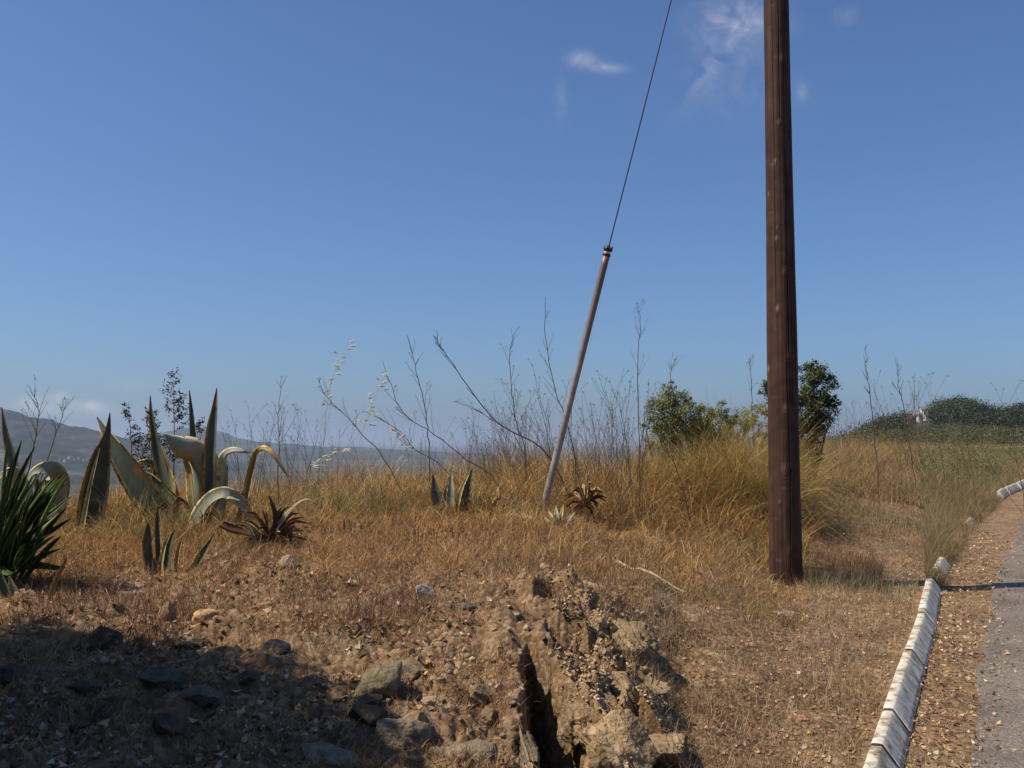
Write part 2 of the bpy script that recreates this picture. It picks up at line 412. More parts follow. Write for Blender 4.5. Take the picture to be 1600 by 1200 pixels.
off0 = np.interp(ry, [-14, 4, 6.6, 10, 14, 30], [.32, .34, .42, .60, .75, 1.0]) + .10 * fbm(ry * 2.1, ry * 0 + 2, 5, 5, .65)
offs = np.concatenate([[0], np.geomspace(.02, 5.0, 24)])
RX = kerb_x(ry)[:, None] + off0[:, None] + offs[None, :]
RY = np.broadcast_to(ry[:, None], RX.shape)
RZ = road_z(RY) + np.where(offs[None, :] == 0, -.02, .016) + .002 * fbm(RX * 4, RY * 4, 2, 8)
n0, n1 = RX.shape; ii = (np.arange(n0 - 1)[:, None] * n1 + np.arange(n1 - 1)[None, :])
r = mesh_obj('road', np.stack([RX, RY, RZ], -1).reshape(-1, 3), np.stack([ii, ii + 1, ii + n1 + 1, ii + n1], -1).reshape(-1, 4), MAT['road'], smooth=True)
tag(r, kind='structure')

# far mountains to the left, a farther range behind them
def mountain_mat():
    m = bpy.data.materials.new('mountain_scrub'); m.use_nodes = True; nt = m.node_tree; p = nt.nodes['Principled BSDF']
    p.inputs['Roughness'].default_value = 1; p.inputs['Specular IOR Level'].default_value = 0
    tcn = N(nt, 'ShaderNodeTexCoord'); t = N(nt, 'ShaderNodeTexNoise'); t.inputs['Scale'].default_value = .004; t.inputs['Detail'].default_value = 10; t.inputs['Roughness'].default_value = .68
    L(nt, tcn.outputs['Object'], t.inputs['Vector'])
    c = ramp(nt, t.outputs['Fac'], [(.36, (.015, .022, .015)), (.5, (.032, .04, .026)), (.60, (.075, .065, .055)), (.70, (.20, .155, .13))])
    L(nt, c, p.inputs['Base Color']); return m
MAT['mount'] = mountain_mat()
def mountains(name, sil, Y0, depth, seed, rough):
    pxs = np.linspace(sil[0][0], sil[-1][0], 420)
    top = np.interp(pxs, [s[0] for s in sil], [s[1] for s in sil])
    U = (pxs - 800) / F
    R = np.linspace(-1, 1, 120)
    YY = Y0 + R[:, None] * depth + 0 * U[None, :]
    XX = U[None, :] * Y0 * (1 + R[:, None] * depth / Y0 * .4)
    H = (690 - top) / F * Y0 + EYE + 150
    prof = np.clip(1 - np.abs(R), 0, 1) ** .8
    n = 1 - np.abs(fbm(XX / (Y0 * .06), YY / (Y0 * .06), 6, seed, .55))
    ZZ = -152 + H[None, :] * prof[:, None] * (1 - rough * (1 - n) * (1.2 - prof[:, None])) + (H[None, :] * .055) * fbm(XX / (Y0 * .008), YY / (Y0 * .02), 4, seed + 3) * ss(0, .2, prof[:, None])
    a, b = XX.shape; ii = (np.arange(a - 1)[:, None] * b + np.arange(b - 1)[None, :])
    o = mesh_obj(name, np.stack([XX, YY, ZZ], -1).reshape(-1, 3), np.stack([ii, ii + 1, ii + b + 1, ii + b], -1).reshape(-1, 4), MAT['mount'], smooth=True)
    tag(o, kind='structure'); return XX, YY, ZZ
MX, MY, MZ = mountains('mountain', [(-420, 600), (-200, 615), (-60, 625), (0, 634), (25, 642), (45, 650), (75, 652), (90, 656), (100, 662), (125, 664), (150, 670), (175, 676), (200, 684), (240, 700), (300, 718), (400, 735), (520, 745)], 5200, 2100, 5, .75)
mountains('hills', [(60, 700), (140, 690), (200, 684), (250, 676), (285, 668), (305, 664), (325, 668), (350, 674), (372, 684), (400, 688), (440, 692), (490, 696), (560, 698), (620, 702), (700, 706), (800, 712), (900, 716)], 10500, 2500, 15, .5)

# ------------------------------------------------------------------ utility pole
def wood_mat():
    m = mat_attr('creosoted_wood', .7, .35, 8, .18)
    nt = m.node_tree; p = nt.nodes['Principled BSDF']
    tcn = N(nt, 'ShaderNodeTexCoord'); mp = N(nt, 'ShaderNodeMapping'); mp.inputs['Scale'].default_value = (60, 60, 2.2)
    L(nt, tcn.outputs['Object'], mp.inputs[0]); t = N(nt, 'ShaderNodeTexNoise'); t.inputs['Scale'].default_value = 1; t.inputs['Detail'].default_value = 6
    L(nt, mp.outputs[0], t.inputs['Vector'])
    b = N(nt, 'ShaderNodeBump'); b.inputs['Strength'].default_value = .55; b.inputs['Distance'].default_value = .01
    L(nt, t.outputs['Fac'], b.inputs['Height']); L(nt, b.outputs[0], p.inputs['Normal'])
    return m
MAT['wood'] = wood_mat()
PB = at(1228, 906, 9.0); PBx, PBy = PB.x, PB.y
PZ0 = float(ground_z(PBx, PBy)) - .1
H = 9.75; nz_, na = 620, 180
zz = np.linspace(0, H, nz_); th = np.linspace(0, 2 * math.pi, na, endpoint=False)
Z, TH = np.meshgrid(zz, th, indexing='ij')
R = .152 - .0062 * Z * 1.05 + .0035 * fbm(Z * .8, TH * 0, 3, 4) + .0016 * fbm(np.cos(TH) * 6 + 9, np.sin(TH) * 6 + Z * .35, 3, 14)
grain = fbm(TH * 9 + .25 * np.sin(Z * 2), Z * .55, 4, 24, .7)
C = np.array([.060, .030, .021])[None, None, :] * (1 + .8 * grain + .35 * fbm(TH * 3, Z * 2.2, 3, 77))[..., None]
# drying cracks down the shaft
for (a0, z0, z1, dp, seed) in [(-1.52, .0, 2.35, .016, 1), (-1.35, 1.9, 5.4, .018, 2), (-1.7, 4.2, 8.0, .014, 3), (-.9, .6, 3.6, .010, 4), (-2.2, 2.5, 6.2, .008, 5), (.6, .2, 6.5, .012, 7), (2.4, 1.2, 7.5, .014, 8)]:
    ca = a0 + .09 * fbm(zz * .9, zz * 0 + seed, 3, 50 + seed) 
    da = np.abs((TH - ca[:, None] + math.pi) % (2 * math.pi) - math.pi)
    wgt = ss(.030, .006, da) * (ss(z0, z0 + .5, Z) * ss(z1, z1 - .5, Z))
    R = R - dp * wgt; C = C * (1 - .5 * wgt[..., None])
# knots and scars, whorls of them round the shaft as in pine
for (px_, py_, sz, lt) in [(1212, 250, .016, .6), (1215, 355, .013, .5), (1214, 372, .018, .8), (1216, 482, .02, .9), (1206, 575, .02, .9), (1203, 300, .02, .6), (1226, 425, .03, .15), (1228, 640, .035, .2), (1226, 735, .04, .3), (1218, 190, .018, .3), (1224, 90, .03, .15), (1232, 560, .03, .12), (1234, 860, .03, .2), (1220, 785, .02, .3)]:
    q = at(px_, py_, 8.86); u = (q.x - PBx + .0) / .14; zc = q.z - PZ0
    a0 = -math.pi / 2 + math.asin(max(-.98, min(.98, u)))
    da = ((TH - a0 + math.pi) % (2 * math.pi) - math.pi) * .14
    d = np.hypot(da * 1.2, (Z - zc) * .8)
    w = np.exp(-(d / sz) ** 2); ring = np.cos(d / sz * 9) * np.exp(-(d / (sz * 2.6)) ** 2)
    R = R + .008 * w + .0016 * ring
    C = C * (1 + .45 * ring[..., None]) + (w * lt * .20)[..., None] * np.array([1, .75, .55])
for zc in np.arange(.35, 8, .31):
    zc += rnd.uniform(-.1, .1); a0 = rnd.uniform(-2.6, -.6); da = ((TH - a0 + math.pi) % (2 * math.pi) - math.pi)
    w = np.exp(-((Z - zc - .01 * da) / .006) ** 2) * ss(.35, .05, np.abs(da)); C = C + (w * .04)[..., None] * np.array([1, .8, .65])
R = np.maximum(R, .03)
PV = np.stack([PBx + R * np.cos(TH), PBy + R * np.sin(TH), PZ0 + Z], -1).reshape(-1, 3)
i = np.arange(nz_ - 1)[:, None] * na; j = np.arange(na)[None, :]; j2 = (j + 1) % na
PQ = np.stack([i + j, i + j2, i + na + j2, i + na + j], -1).reshape(-1, 4)
pole = empty('utility_pole', (PBx, PBy, PZ0 + .1), "tall dark brown creosoted wooden pole standing in the dry verge", "utility pole")
topi = len(PV); PV = np.vstack([PV, [PBx, PBy, PZ0 + H]])
PT = np.array([[topi, (nz_ - 1) * na + k, (nz_ - 1) * na + (k + 1) % na] for k in range(na)])
mesh_obj('shaft', PV, [PQ, PT], MAT['wood'], pole, True, np.vstack([C.reshape(-1, 3), C[-1, 0]]))

# guy wire, its guard tube and clamp
def metal_mat(name, c1, c2, metallic, rough):
    m = bpy.data.materials.new(name); m.use_nodes = True; nt = m.node_tree; p = nt.nodes['Principled BSDF']
    tcn = N(nt, 'ShaderNodeTexCoord'); t = N(nt, 'ShaderNodeTexNoise'); t.inputs['Scale'].default_value = 9; t.inputs['Detail'].default_value = 8
    L(nt, tcn.outputs['Object'], t.inputs['Vector'])
    L(nt, ramp(nt, t.outputs['Fac'], [(.35, c1), (.65, c2)]), p.inputs['Base Color'])
    p.inputs['Metallic'].default_value = metallic; p.inputs['Roughness'].default_value = rough; return m
MAT['galv'] = metal_mat('weathered_zinc', (.25, .225, .22), (.36, .33, .325), .25, .5)
_nt = MAT['galv'].node_tree; _p = _nt.nodes['Principled BSDF']; _src = _p.inputs['Base Color'].links[0].from_socket
_g = N(_nt, 'ShaderNodeTexCoord'); _s = N(_nt, 'ShaderNodeSeparateXYZ'); L(_nt, _g.outputs['Object'], _s.inputs[0])
_m = N(_nt, 'ShaderNodeMix', data_type='RGBA'); L(_nt, M_(_nt, 'MULTIPLY', M_(_nt, 'SUBTRACT', _s.outputs[2], 1.25), .9, clamp=True), _m.inputs['Factor'])
L(_nt, _src, _m.inputs['A']); _m.inputs['B'].default_value = (.19, .125, .11, 1); L(_nt, _m.outputs['Result'], _p.inputs['Base Color'])
MAT['dark'] = metal_mat('dark_iron', (.03, .022, .02), (.06, .04, .035), .5, .5)
MAT['pale'] = metal_mat('pale_plastic', (.6, .57, .55), (.7, .68, .66), 0, .5)
A0 = at(843, 808, 9.5); A0.z -= .06; A1 = Vector((PBx - .12, PBy, 9.35))
tt = (at(955, 397, 9.35).z - A0.z) / (A1.z - A0.z)
T1 = A0.lerp(A1, tt)
gt = empty('guard_tube', A0, "leaning grey metal tube round the guy wire, footed in dry grass", "guard tube")
mb = MB(); tube(mb, [A0.lerp(T1, k / 24) for k in range(25)], .0345, 28); mb.build('pipe', MAT['galv'], gt, True)
dirn = (A1 - A0).normalized()
mb = MB(); tube(mb, [T1 - dirn * .02, T1 + dirn * .0], .040, 28); mb.build('end_ring', MAT['dark'], gt, False)
mb = MB(); tube(mb, [T1 + dirn * .0, T1 + dirn * .024], .030, 24); mb.build('collar', MAT['pale'], gt, False)
cl = empty('cable_clamp', T1 + dirn * .024, "small dark bolted clamp on the guy wire just above the grey tube", "clamp")
c0 = T1 + dirn * .028; c1 = T1 + dirn * .078
mb = MB(); tube(mb, [c0, c0 + dirn * .004, c1 - dirn * .004, c1], [.040, .046, .046, .040], 8); mb.build('clamp_body', MAT['dark'], cl)
for s in (-1, 1):
    mb = MB(); q = c0.lerp(c1, .5) + Vector((.024 * s, -.04, 0)); tube(mb, [q, q + Vector((0, -.014, 0))], .009, 6); mb.build('bolt', MAT['galv'], cl)
mb = MB(); pts = []
for k in range(41):
    t = k / 40; q = (T1 - dirn * .05).lerp(A1, t); q.z -= .06 * 4 * t * (1 - t) * .5; pts.append(q)
tube(mb, pts, .0065, 6)
w = mb.build('guy_wire', MAT['dark']); tag(w, "thin dark steel wire running up from the leaning tube to the pole", "guy wire")

# ------------------------------------------------------------------ kerb stones
def kerb_mat():
    m = bpy.data.materials.new('limewashed_concrete'); m.use_nodes = True; nt = m.node_tree; p = nt.nodes['Principled BSDF']
    p.inputs['Roughness'].default_value = .85
    tcn = N(nt, 'ShaderNodeTexCoord')
    def noise(s, d=6, r=.6):
        t = N(nt, 'ShaderNodeTexNoise'); t.inputs['Scale'].default_value = s; t.inputs['Detail'].default_value = d; t.inputs['Roughness'].default_value = r
        L(nt, tcn.outputs['Object'], t.inputs['Vector']); return t.outputs['Fac']
    a = ramp(nt, noise(9, 10, .72), [(.36, (.12, .09, .055)), (.45, (.32, .26, .18)), (.52, (.60, .55, .45)), (.66, (.78, .74, .65))])
    # painted sides kept cleaner than the trodden top
    ge = N(nt, 'ShaderNodeNewGeometry'); s = N(nt, 'ShaderNodeSeparateXYZ'); L(nt, ge.outputs['True Normal'], s.inputs[0])
    f = M_(nt, 'MULTIPLY', M_(nt, 'SUBTRACT', .75, s.outputs[2]), 1.4, clamp=True)
    m2 = N(nt, 'ShaderNodeMix', data_type='RGBA'); L(nt, M_(nt, 'MULTIPLY', f, .6), m2.inputs['Factor']); L(nt, a, m2.inputs['A']); m2.inputs['B'].default_value = (.86, .82, .72, 1)
    L(nt, m2.outputs['Result'], p.inputs['Base Color'])
    b = N(nt, 'ShaderNodeBump'); b.inputs['Strength'].default_value = .5; b.inputs['Distance'].default_value = .01
    L(nt, noise(70), b.inputs['Height']); L(nt, b.outputs[0], p.inputs['Normal']); return m
MAT['kerb'] = kerb_mat()
seg = np.hypot(np.diff(KX), np.diff(KY)); S = np.concatenate([[0], np.cumsum(seg)])
def kpos(s): return float(np.interp(s, S, KX)), float(np.interp(s, S, KY))
def kerb_stone(s0, s1, label, sink=0.0, tilt=0.0, joint=False, group="white painted kerb stones along the road"):
    sink -= .0
    n = max(6, int((s1 - s0) / .03)); V = []
    prof = [(-.048, -.12), (-.049, .117), (-.043, .124), (-.02, .126), (.000, .125), (.006, .120), (.080, .018), (.084, -.12)]
    pr = []
    for a, b in zip(prof, prof[1:] + prof[:1]):
        k = max(1, int(math.hypot(b[0] - a[0], b[1] - a[1]) / .022))
        for q in range(k): pr.append((a[0] + (b[0] - a[0]) * q / k, a[1] + (b[1] - a[1]) * q / k))
    pr = np.array(pr); m = len(pr); sd = rnd.randint(0, 999)
    for k in range(n + 1):
        s = s0 + (s1 - s0) * k / n; x, y = kpos(s); x2, y2 = kpos(s + .1); d = Vector((x2 - x, y2 - y)).normalized()
        e = min(k, n - k); sh = 1 - .03 * (e == 0)
        rz = float(road_z(y)) - sink
        for (a, b) in pr:
            aa = a * sh + .0; bb = b * (1 - .02 * (e == 0)) + tilt * a
            V.append((x + d.y * (aa + .0), y - d.x * (aa + .0), rz + bb))
    V = np.array(V)
    al = np.repeat(np.linspace(s0, s1, n + 1), m); pi_ = np.tile(np.cumsum(np.hypot(*(pr - np.roll(pr, 1, 0)).T)), n + 1)
    jit = .8 * fbm(al * 2.5, pi_ * 3, 2, sd) + 2.4 * np.minimum(0, fbm(al * 7, pi_ * 18, 2, sd + 9) + .45)
    V[:, 2] += .004 * jit; V[:, 0] += .002 * fbm(al * 14, pi_ * 18, 3, sd + 5)
    i = np.arange(n)[:, None] * m; j = np.arange(m)[None, :]; j2 = (j + 1) % m
    Q = np.stack([i + j, i + j2, i + m + j2, i + m + j], -1).reshape(-1, 4)
    c0 = len(V); V = np.vstack([V, V[:m].mean(0), V[n * m:(n + 1) * m].mean(0)])
    T = [(c0, (k + 1) % m, k) for k in range(m)] + [(c0 + 1, n * m + k, n * m + (k + 1) % m) for k in range(m)]
    o = mesh_obj('kerb_stone', V, [Q, np.array(T)], MAT['kerb'], smooth=True)
    for p_ in o.data.polygons[-2 * m:]: p_.use_smooth = False
    tag(o, label, "kerb stone", group)
    if joint:
        mv = []
        for s in (s1 - .004, s1 + .030):
            x, y = kpos(s); x2, y2 = kpos(s + .1); d = Vector((x2 - x, y2 - y)).normalized(); rz = float(road_z(y)) - sink
            for (a, b) in prof: mv.append((x + d.y * a * .985, y - d.x * a * .985, rz + (b * .975 if b > 0 else b)))
        q_ = len(prof); mesh_obj('mortar', mv, np.array([(k, (k + 1) % q_, q_ + (k + 1) % q_, q_ + k) for k in range(q_)]), MAT['stem'], o, False, np.full((2 * q_, 3), .035) * np.array([1.2, .9, .7]))
    return o
def s_at_y(Yv): return float(np.interp(Yv, KY, S))
brk = [3.0, 4.45, 5.0, 6.3, 7.55, 9.2]
klab = ["white kerb stone cut by the bottom edge of the photo", "shortest white kerb stone, just above the one the photo's bottom edge cuts",
        "long white kerb stone, third from the photo's bottom edge, dark joint at each end", "fourth white kerb stone up from the photo's bottom edge, stained on top",
        "last kerb stone of the unbroken row, its far end beside brown weeds"]
for k, (a, b) in enumerate(zip(brk, brk[1:])):
    kerb_stone(s_at_y(a) + .016, s_at_y(b) - .016, klab[k], joint=k < 4, tilt=rnd.uniform(-.06, .06), sink=[0, .004, 0, .006, 0, .01, .004, .0][k])
kerb_stone(s_at_y(9.95), s_at_y(10.75), "broken white kerb stone alone in the weeds beyond the end of the row", .02, .05)
kerb_stone(s_at_y(14.6), s_at_y(15.5), "white kerb stone nearly buried in roadside grass, beyond the lone broken stone", .03, .05)
for a, b, t_ in [(20.6, 21.8, "far white kerb stone at the road bend, nearer of the last three"), (21.9, 23.2, "far white kerb stone at the road bend, middle of the last three"), (23.4, 25.0, "farthest white kerb stone at the road bend by the frame edge")]:
    kerb_stone(s_at_y(a), s_at_y(b), t_, -.04)
kerb_stone(s_at_y(1.2), s_at_y(2.95), "white kerb stone nearest the camera below the photo", 0)

# ------------------------------------------------------------------ agaves
def agave_mat(name, green, margin, dry, dryamt, mpos=.66):
    m = bpy.data.materials.new(name); m.use_nodes = True; nt = m.node_tree; p = nt.nodes['Principled BSDF']
    p.inputs['Roughness'].default_value = .58; p.inputs['Specular IOR Level'].default_value = .25
    tcn = N(nt, 'ShaderNodeTexCoord')
    def noise(s, d=6, sc=None):
        t = N(nt, 'ShaderNodeTexNoise'); t.inputs['Scale'].default_value = s; t.inputs['Detail'].default_value = d
        if sc:
            mp = N(nt, 'ShaderNodeMapping'); mp.inputs['Scale'].default_value = sc; L(nt, tcn.outputs['Object'], mp.inputs[0]); L(nt, mp.outputs[0], t.inputs['Vector'])
        else: L(nt, tcn.outputs['Object'], t.inputs['Vector'])
        return t.outputs['Fac']
    at_ = N(nt, 'ShaderNodeAttribute', attribute_name='across')
    f = M_(nt, 'MULTIPLY', M_(nt, 'SUBTRACT', M_(nt, 'ADD', at_.outputs['Fac'], M_(nt, 'MULTIPLY', M_(nt, 'SUBTRACT', noise(12, 5, (1, 1, .3)), .5), .35)), mpos), 7, clamp=True)
    g1 = ramp(nt, noise(7), [(.3, tuple(c * .75 for c in green)), (.7, tuple(c * 1.25 for c in green))])
    y1 = ramp(nt, noise(22, 6), [(.35, tuple(c * .55 for c in dry)), (.48, margin), (.7, tuple(min(1, c * 1.2) for c in margin))])
    mx_ = N(nt, 'ShaderNodeMix', data_type='RGBA'); L(nt, f, mx_.inputs['Factor']); L(nt, g1, mx_.inputs['A']); L(nt, y1, mx_.inputs['B'])
    d = ramp(nt, noise(5, 8), [(.62 - dryamt * .4, (0, 0, 0)), (.74 - dryamt * .4, (1, 1, 1))])
    m2 = N(nt, 'ShaderNodeMix', data_type='RGBA'); L(nt, M_(nt, 'MULTIPLY', d, .85), m2.inputs['Factor']); L(nt, mx_.outputs['Result'], m2.inputs['A']); m2.inputs['B'].default_value = (*dry, 1)
    L(nt, m2.outputs['Result'], p.inputs['Base Color'])
    b = N(nt, 'ShaderNodeBump'); b.inputs['Strength'].default_value = .35; b.inputs['Distance'].default_value = .01
    L(nt, noise(30, 5, (1, 1, .25)), b.inputs['Height']); L(nt, b.outputs[0], p.inputs['Normal']); return m
MAT['agave'] = agave_mat('agave_leaf', (.085, .105, .078), (.52, .34, .09), (.30, .14, .045), 0.08, .74)
MAT['agave_y'] = agave_mat('agave_yellowing_leaf', (.20, .21, .11), (.60, .46, .16), (.38, .20, .06), .35, .45)
MAT['agave_p'] = agave_mat('agave_pale_leaf', (.27, .28, .21), (.50, .43, .24), (.32, .22, .11), .1, .75)
MAT['agave_d'] = agave_mat('agave_dead_leaf', (.17, .085, .05), (.34, .21, .12), (.09, .045, .03), .5, .6)
MAT['yucca'] = agave_mat('sword_leaf', (.035, .07, .022), (.11, .16, .05), (.2, .15, .05), -.25, .7)
def cr(P, n):
    P = np.array(P, float); P = np.vstack([2 * P[0] - P[1], P, 2 * P[-1] - P[-2]]); out = []
    m = len(P) - 3
    for k in range(n + 1):
        t = k / n * m; i = min(int(t), m - 1); t -= i; p0, p1, p2, p3 = P[i:i + 4]
        out.append(.5 * ((2 * p1) + (-p0 + p2) * t + (2 * p0 - 5 * p1 + 4 * p2 - p3) * t * t + (-p0 + 3 * p1 - 3 * p2 + p3) * t ** 3))
    return np.array(out)
def leaf_mesh(P, W, nrm0, nrm1, mat, parent, chan=.22, thick=.012, n=30, teeth=.0, name='leaf', curl=0):
    """P list of 3-D points root to tip, W widths (m) at those points, normals at root and tip"""
    C = cr([tuple(p) for p in P], n); Wd = np.clip(cr([(w, 0, 0) for w in W], n)[:, 0], .0015, None)
    T = np.gradient(C, axis=0); T /= np.linalg.norm(T, axis=1)[:, None] + 1e-9
    na_, nb_ = np.array(nrm0, float), np.array(nrm1, float); ns = 9
    s = np.linspace(-1, 1, ns); V = []; A = []
    ph = rnd.uniform(0, 9)
    for k in range(n + 1):
        f = k / n; nn_ = na_ * (1 - f) + nb_ * f; side = np.cross(T[k], nn_); side /= np.linalg.norm(side) + 1e-9; up = np.cross(side, T[k])
        w = Wd[k] * .5; wl = w * (1 + teeth * math.sin(k * 2.9 + ph)) ; th = min(thick, w * .45)
        for q in s:
            V.append(C[k] + side * q * wl + up * (chan * w * 2 * (q * q) + curl * w * abs(q) ** 3)); A.append(abs(q) + .45 * max(0, .45 - f))
        for q in s[::-1]:
            V.append(C[k] + side * q * wl * .985 + up * (chan * w * 2 * (q * q) - th * (1 - q ** 4) - .0008 + curl * w * abs(q) ** 3)); A.append(abs(q) + .45 * max(0, .45 - f))
    m = 2 * ns; i = np.arange(n)[:, None] * m; j = np.arange(m)[None, :]; j2 = (j + 1) % m
    Q = np.stack([i + j, i + j2, i + m + j2, i + m + j], -1).reshape(-1, 4)
    mb = MB(); V = np.array(V)
    mb.add(V, Q, [(n * m + k, n * m + k + 1, n * m + ns) for k in range(ns - 1)], a=np.array(A))
    return mb.build(name, mat, parent, True)
def px_leaf(parent, Y, pts, mat, n0=(0, -1, .15), n1=None, **kw):
    """pts: (px, py, width in px, depth offset)"""
    P = [at(p[0], p[1], Y + (p[3] if len(p) > 3 else 0)) for p in pts]; W = [p[2] * Y / F * .92 for p in pts]
    return leaf_mesh(P, W, n0, n1 or n0, mat, parent, **kw)
def base_empty(name, px, py, Y, label, cat, group=None):
    p = at(px, py, Y); return empty(name, (p.x, p.y, float(ground_z(p.x, p.y))), label, cat, group)
AG, AY, AP, AD = MAT['agave'], MAT['agave_y'], MAT['agave_p'], MAT['agave_d']
Y = 8.6
ag = base_empty('agave', 295, 825, Y, "largest grey-green agave with yellow leaf margins and arching folded leaves", "agave", "agaves on the bank")
px_leaf(ag, Y, [(288, 845, 34, .0), (262, 812, 46, -.1), (225, 765, 50, -.12), (190, 715, 36, -.1), (168, 680, 18, -.06), (152, 652, 2, 0)], AG, (-.5, -1, .5), (-.2, -1, .2), chan=.2)
px_leaf(ag, Y, [(292, 842, 34, .0), (276, 806, 40, .05), (250, 772, 34, .1), (232, 748, 20, .1), (222, 736, 3, .1)], AG, (.1, -1, .5), (0, -1, .6), chan=.2)
px_leaf(ag, Y, [(282, 840, 26, .15), (270, 790, 26, .2), (255, 730, 24, .22), (243, 680, 17, .22), (237, 645, 8, .2), (235, 618, 1.5, .18)], AG, (-.4, -1, 0), (-.5, -1, 0), chan=.3, teeth=.03)
px_leaf(ag, Y, [(285, 835, 20, .18), (278, 790, 20, .22), (266, 745, 17, .3), (257, 715, 11, .3), (248, 690, 2, .3)], AY, (-.2, -1, 0), chan=.2, teeth=.05)
px_leaf(ag, Y, [(270, 825, 18, .35), (262, 780, 20, .4), (252, 748, 20, .36), (236, 727, 18, .28), (220, 724, 11, .2), (211, 729, 2, .15)], AG, (-.2, -1, .1), (.1, -.4, 1), chan=.3, teeth=.05)
px_leaf(ag, Y, [(305, 830, 18, .3), (304, 770, 16, .38), (302, 700, 12, .4), (299, 650, 8, .4), (296, 610, 1.5, .4)], AG, (.5, -1, 0), chan=.3, teeth=.08)
px_leaf(ag, Y, [(308, 835, 40, .1), (315, 790, 46, .05), (317, 752, 50, -.02), (312, 722, 52, -.12), (297, 703, 44, -.22), (276, 690, 26, -.32), (257, 678, 3, -.38)], AP, (.1, -1, -.25), (-.15, -1, .7), chan=-.34, n=44)
px_leaf(ag, Y, [(306, 835, 16, -.02), (300, 780, 17, -.06), (296, 735, 14, -.05), (288, 715, 8, -.1), (281, 700, 2, -.14)], AY, (-.6, -1, 0), chan=.25, teeth=.1)
px_leaf(ag, Y, [(318, 838, 24, -.08), (327, 780, 20, -.12), (331, 725, 22, -.12), (334, 675, 20, -.1), (337, 640, 11, -.08), (339, 606, 1.5, -.05)], AG, (-.25, -1, 0), (-.35, -1, 0), chan=.42, teeth=.03)
px_leaf(ag, Y, [(336, 835, 24, .12), (344, 780, 24, .12), (348, 735, 22, .1), (352, 712, 19, .03), (366, 704, 14, -.02), (385, 707, 6, -.04), (394, 706, 1.5, -.04)], AP, (.1, -1, .1), (0, -.3, 1), chan=.2, n=40)
px_leaf(ag, Y, [(372, 835, 17, .15), (383, 785, 15, .15), (393, 735, 13, .12), (401, 708, 11, .08), (412, 701, 10, .0), (424, 708, 9, -.05), (437, 726, 8, -.06), (450, 746, 2, -.05)], AY, (-.3, -1, 0), (.5, -.4, .8), chan=.3, teeth=.12, n=40)
px_leaf(ag, Y, [(300, 848, 22, -.25), (306, 812, 24, -.3), (325, 782, 22, -.34), (348, 770, 20, -.36), (368, 778, 20, -.34), (384, 795, 14, -.3), (392, 818, 3, -.26)], AP, (-.5, -1, .3), (.4, -1, .4), chan=.12, n=36)
px_leaf(ag, Y, [(342, 838, 8, -.3), (344, 806, 7, -.33), (347, 785, 6, -.36), (358, 778, 5, -.38), (374, 782, 2, -.38)], AP, (0, -1, 0), (0, -.5, 1), chan=.2)
px_leaf(ag, Y, [(262, 830, 22, -.2), (248, 805, 14, -.28), (240, 785, 3, -.3)], AY, (0, -1, .5), chan=.2)
for k in range(24):
    bx = rnd.uniform(262, 352); tx = bx + rnd.uniform(-48, 48); ty = rnd.uniform(800, 862); dz = rnd.uniform(-.45, .1)
    px_leaf(ag, Y, [(bx, 845, 7, dz * .3), ((bx + tx) / 2, min(ty, 845) - rnd.uniform(4, 22), rnd.uniform(6, 11), dz * .7), (tx, ty, 1.5, dz)], AD, (rnd.uniform(-1, 1), -1, rnd.uniform(-.2, 1)), chan=rnd.uniform(.3, .7), n=12, curl=rnd.uniform(0, 1), teeth=.1, name='dead_leaf')
mbc = MB(); q = at(305, 838, Y + .05); tube(mbc, [q + Vector((0, 0, -.12)), q + Vector((0, 0, .05)), q + Vector((0, 0, .13))], [.13, .11, .05], 14, (.3, .22, .12)); mbc.build('stump', MAT['stem'], ag, True)

ag = base_empty('agave', 150, 850, 8.3, "agave leaf pair standing left of the largest agave, broad dark blade with orange margin", "agave", "agaves on the bank")
px_leaf(ag, 8.3, [(128, 878, 26, 0), (138, 830, 40, .05), (148, 775, 46, .08), (158, 720, 34, .08), (168, 680, 13, .05), (172, 645, 1.5, .02)], AG, (.35, -1, .1), (.2, -1, 0), chan=.25)
px_leaf(ag, 8.3, [(122, 882, 14, -.05), (128, 835, 13, -.02), (137, 780, 10, .02), (147, 735, 7, .03), (156, 700, 2, .03)], AY, (-.4, -1, .1), chan=.2, teeth=.12)
px_leaf(ag, 8.3, [(118, 884, 22, -.1), (102, 862, 18, -.2), (92, 842, 3, -.25)], AY, (-.2, -1, .4), chan=.2)

ag = base_empty('agave', 60, 830, 8.9, "agave behind the dark sword leaves with a whitish folded-over leaf", "agave", "agaves on the bank")
px_leaf(ag, 8.9, [(72, 840, 34, 0), (84, 790, 42, -.02), (92, 755, 42, -.06), (85, 738, 34, -.15), (68, 733, 24, -.25), (52, 738, 12, -.3), (44, 750, 2, -.32)], AP, (.25, -1, 0), (-.2, -1, .6), chan=.12, n=36)
px_leaf(ag, 8.9, [(50, 835, 30, 0), (45, 790, 34, 0), (38, 760, 34, -.05), (24, 742, 28, -.15), (8, 740, 14, -.2), (-4, 750, 3, -.2)], AP, (-.2, -1, .1), (-.2, -1, .6), chan=.15)
px_leaf(ag, 8.9, [(48, 830, 20, .1), (36, 770, 24, .15), (22, 715, 22, .16), (10, 675, 12, .14), (3, 636, 1.5, .1)], AG, (-.4, -1, 0), chan=.3)
px_leaf(ag, 8.9, [(60, 832, 16, -.1), (62, 790, 14, -.15), (60, 762, 10, -.15), (56, 740, 3, -.16)], AD, (.2, -1, 0), chan=.3)

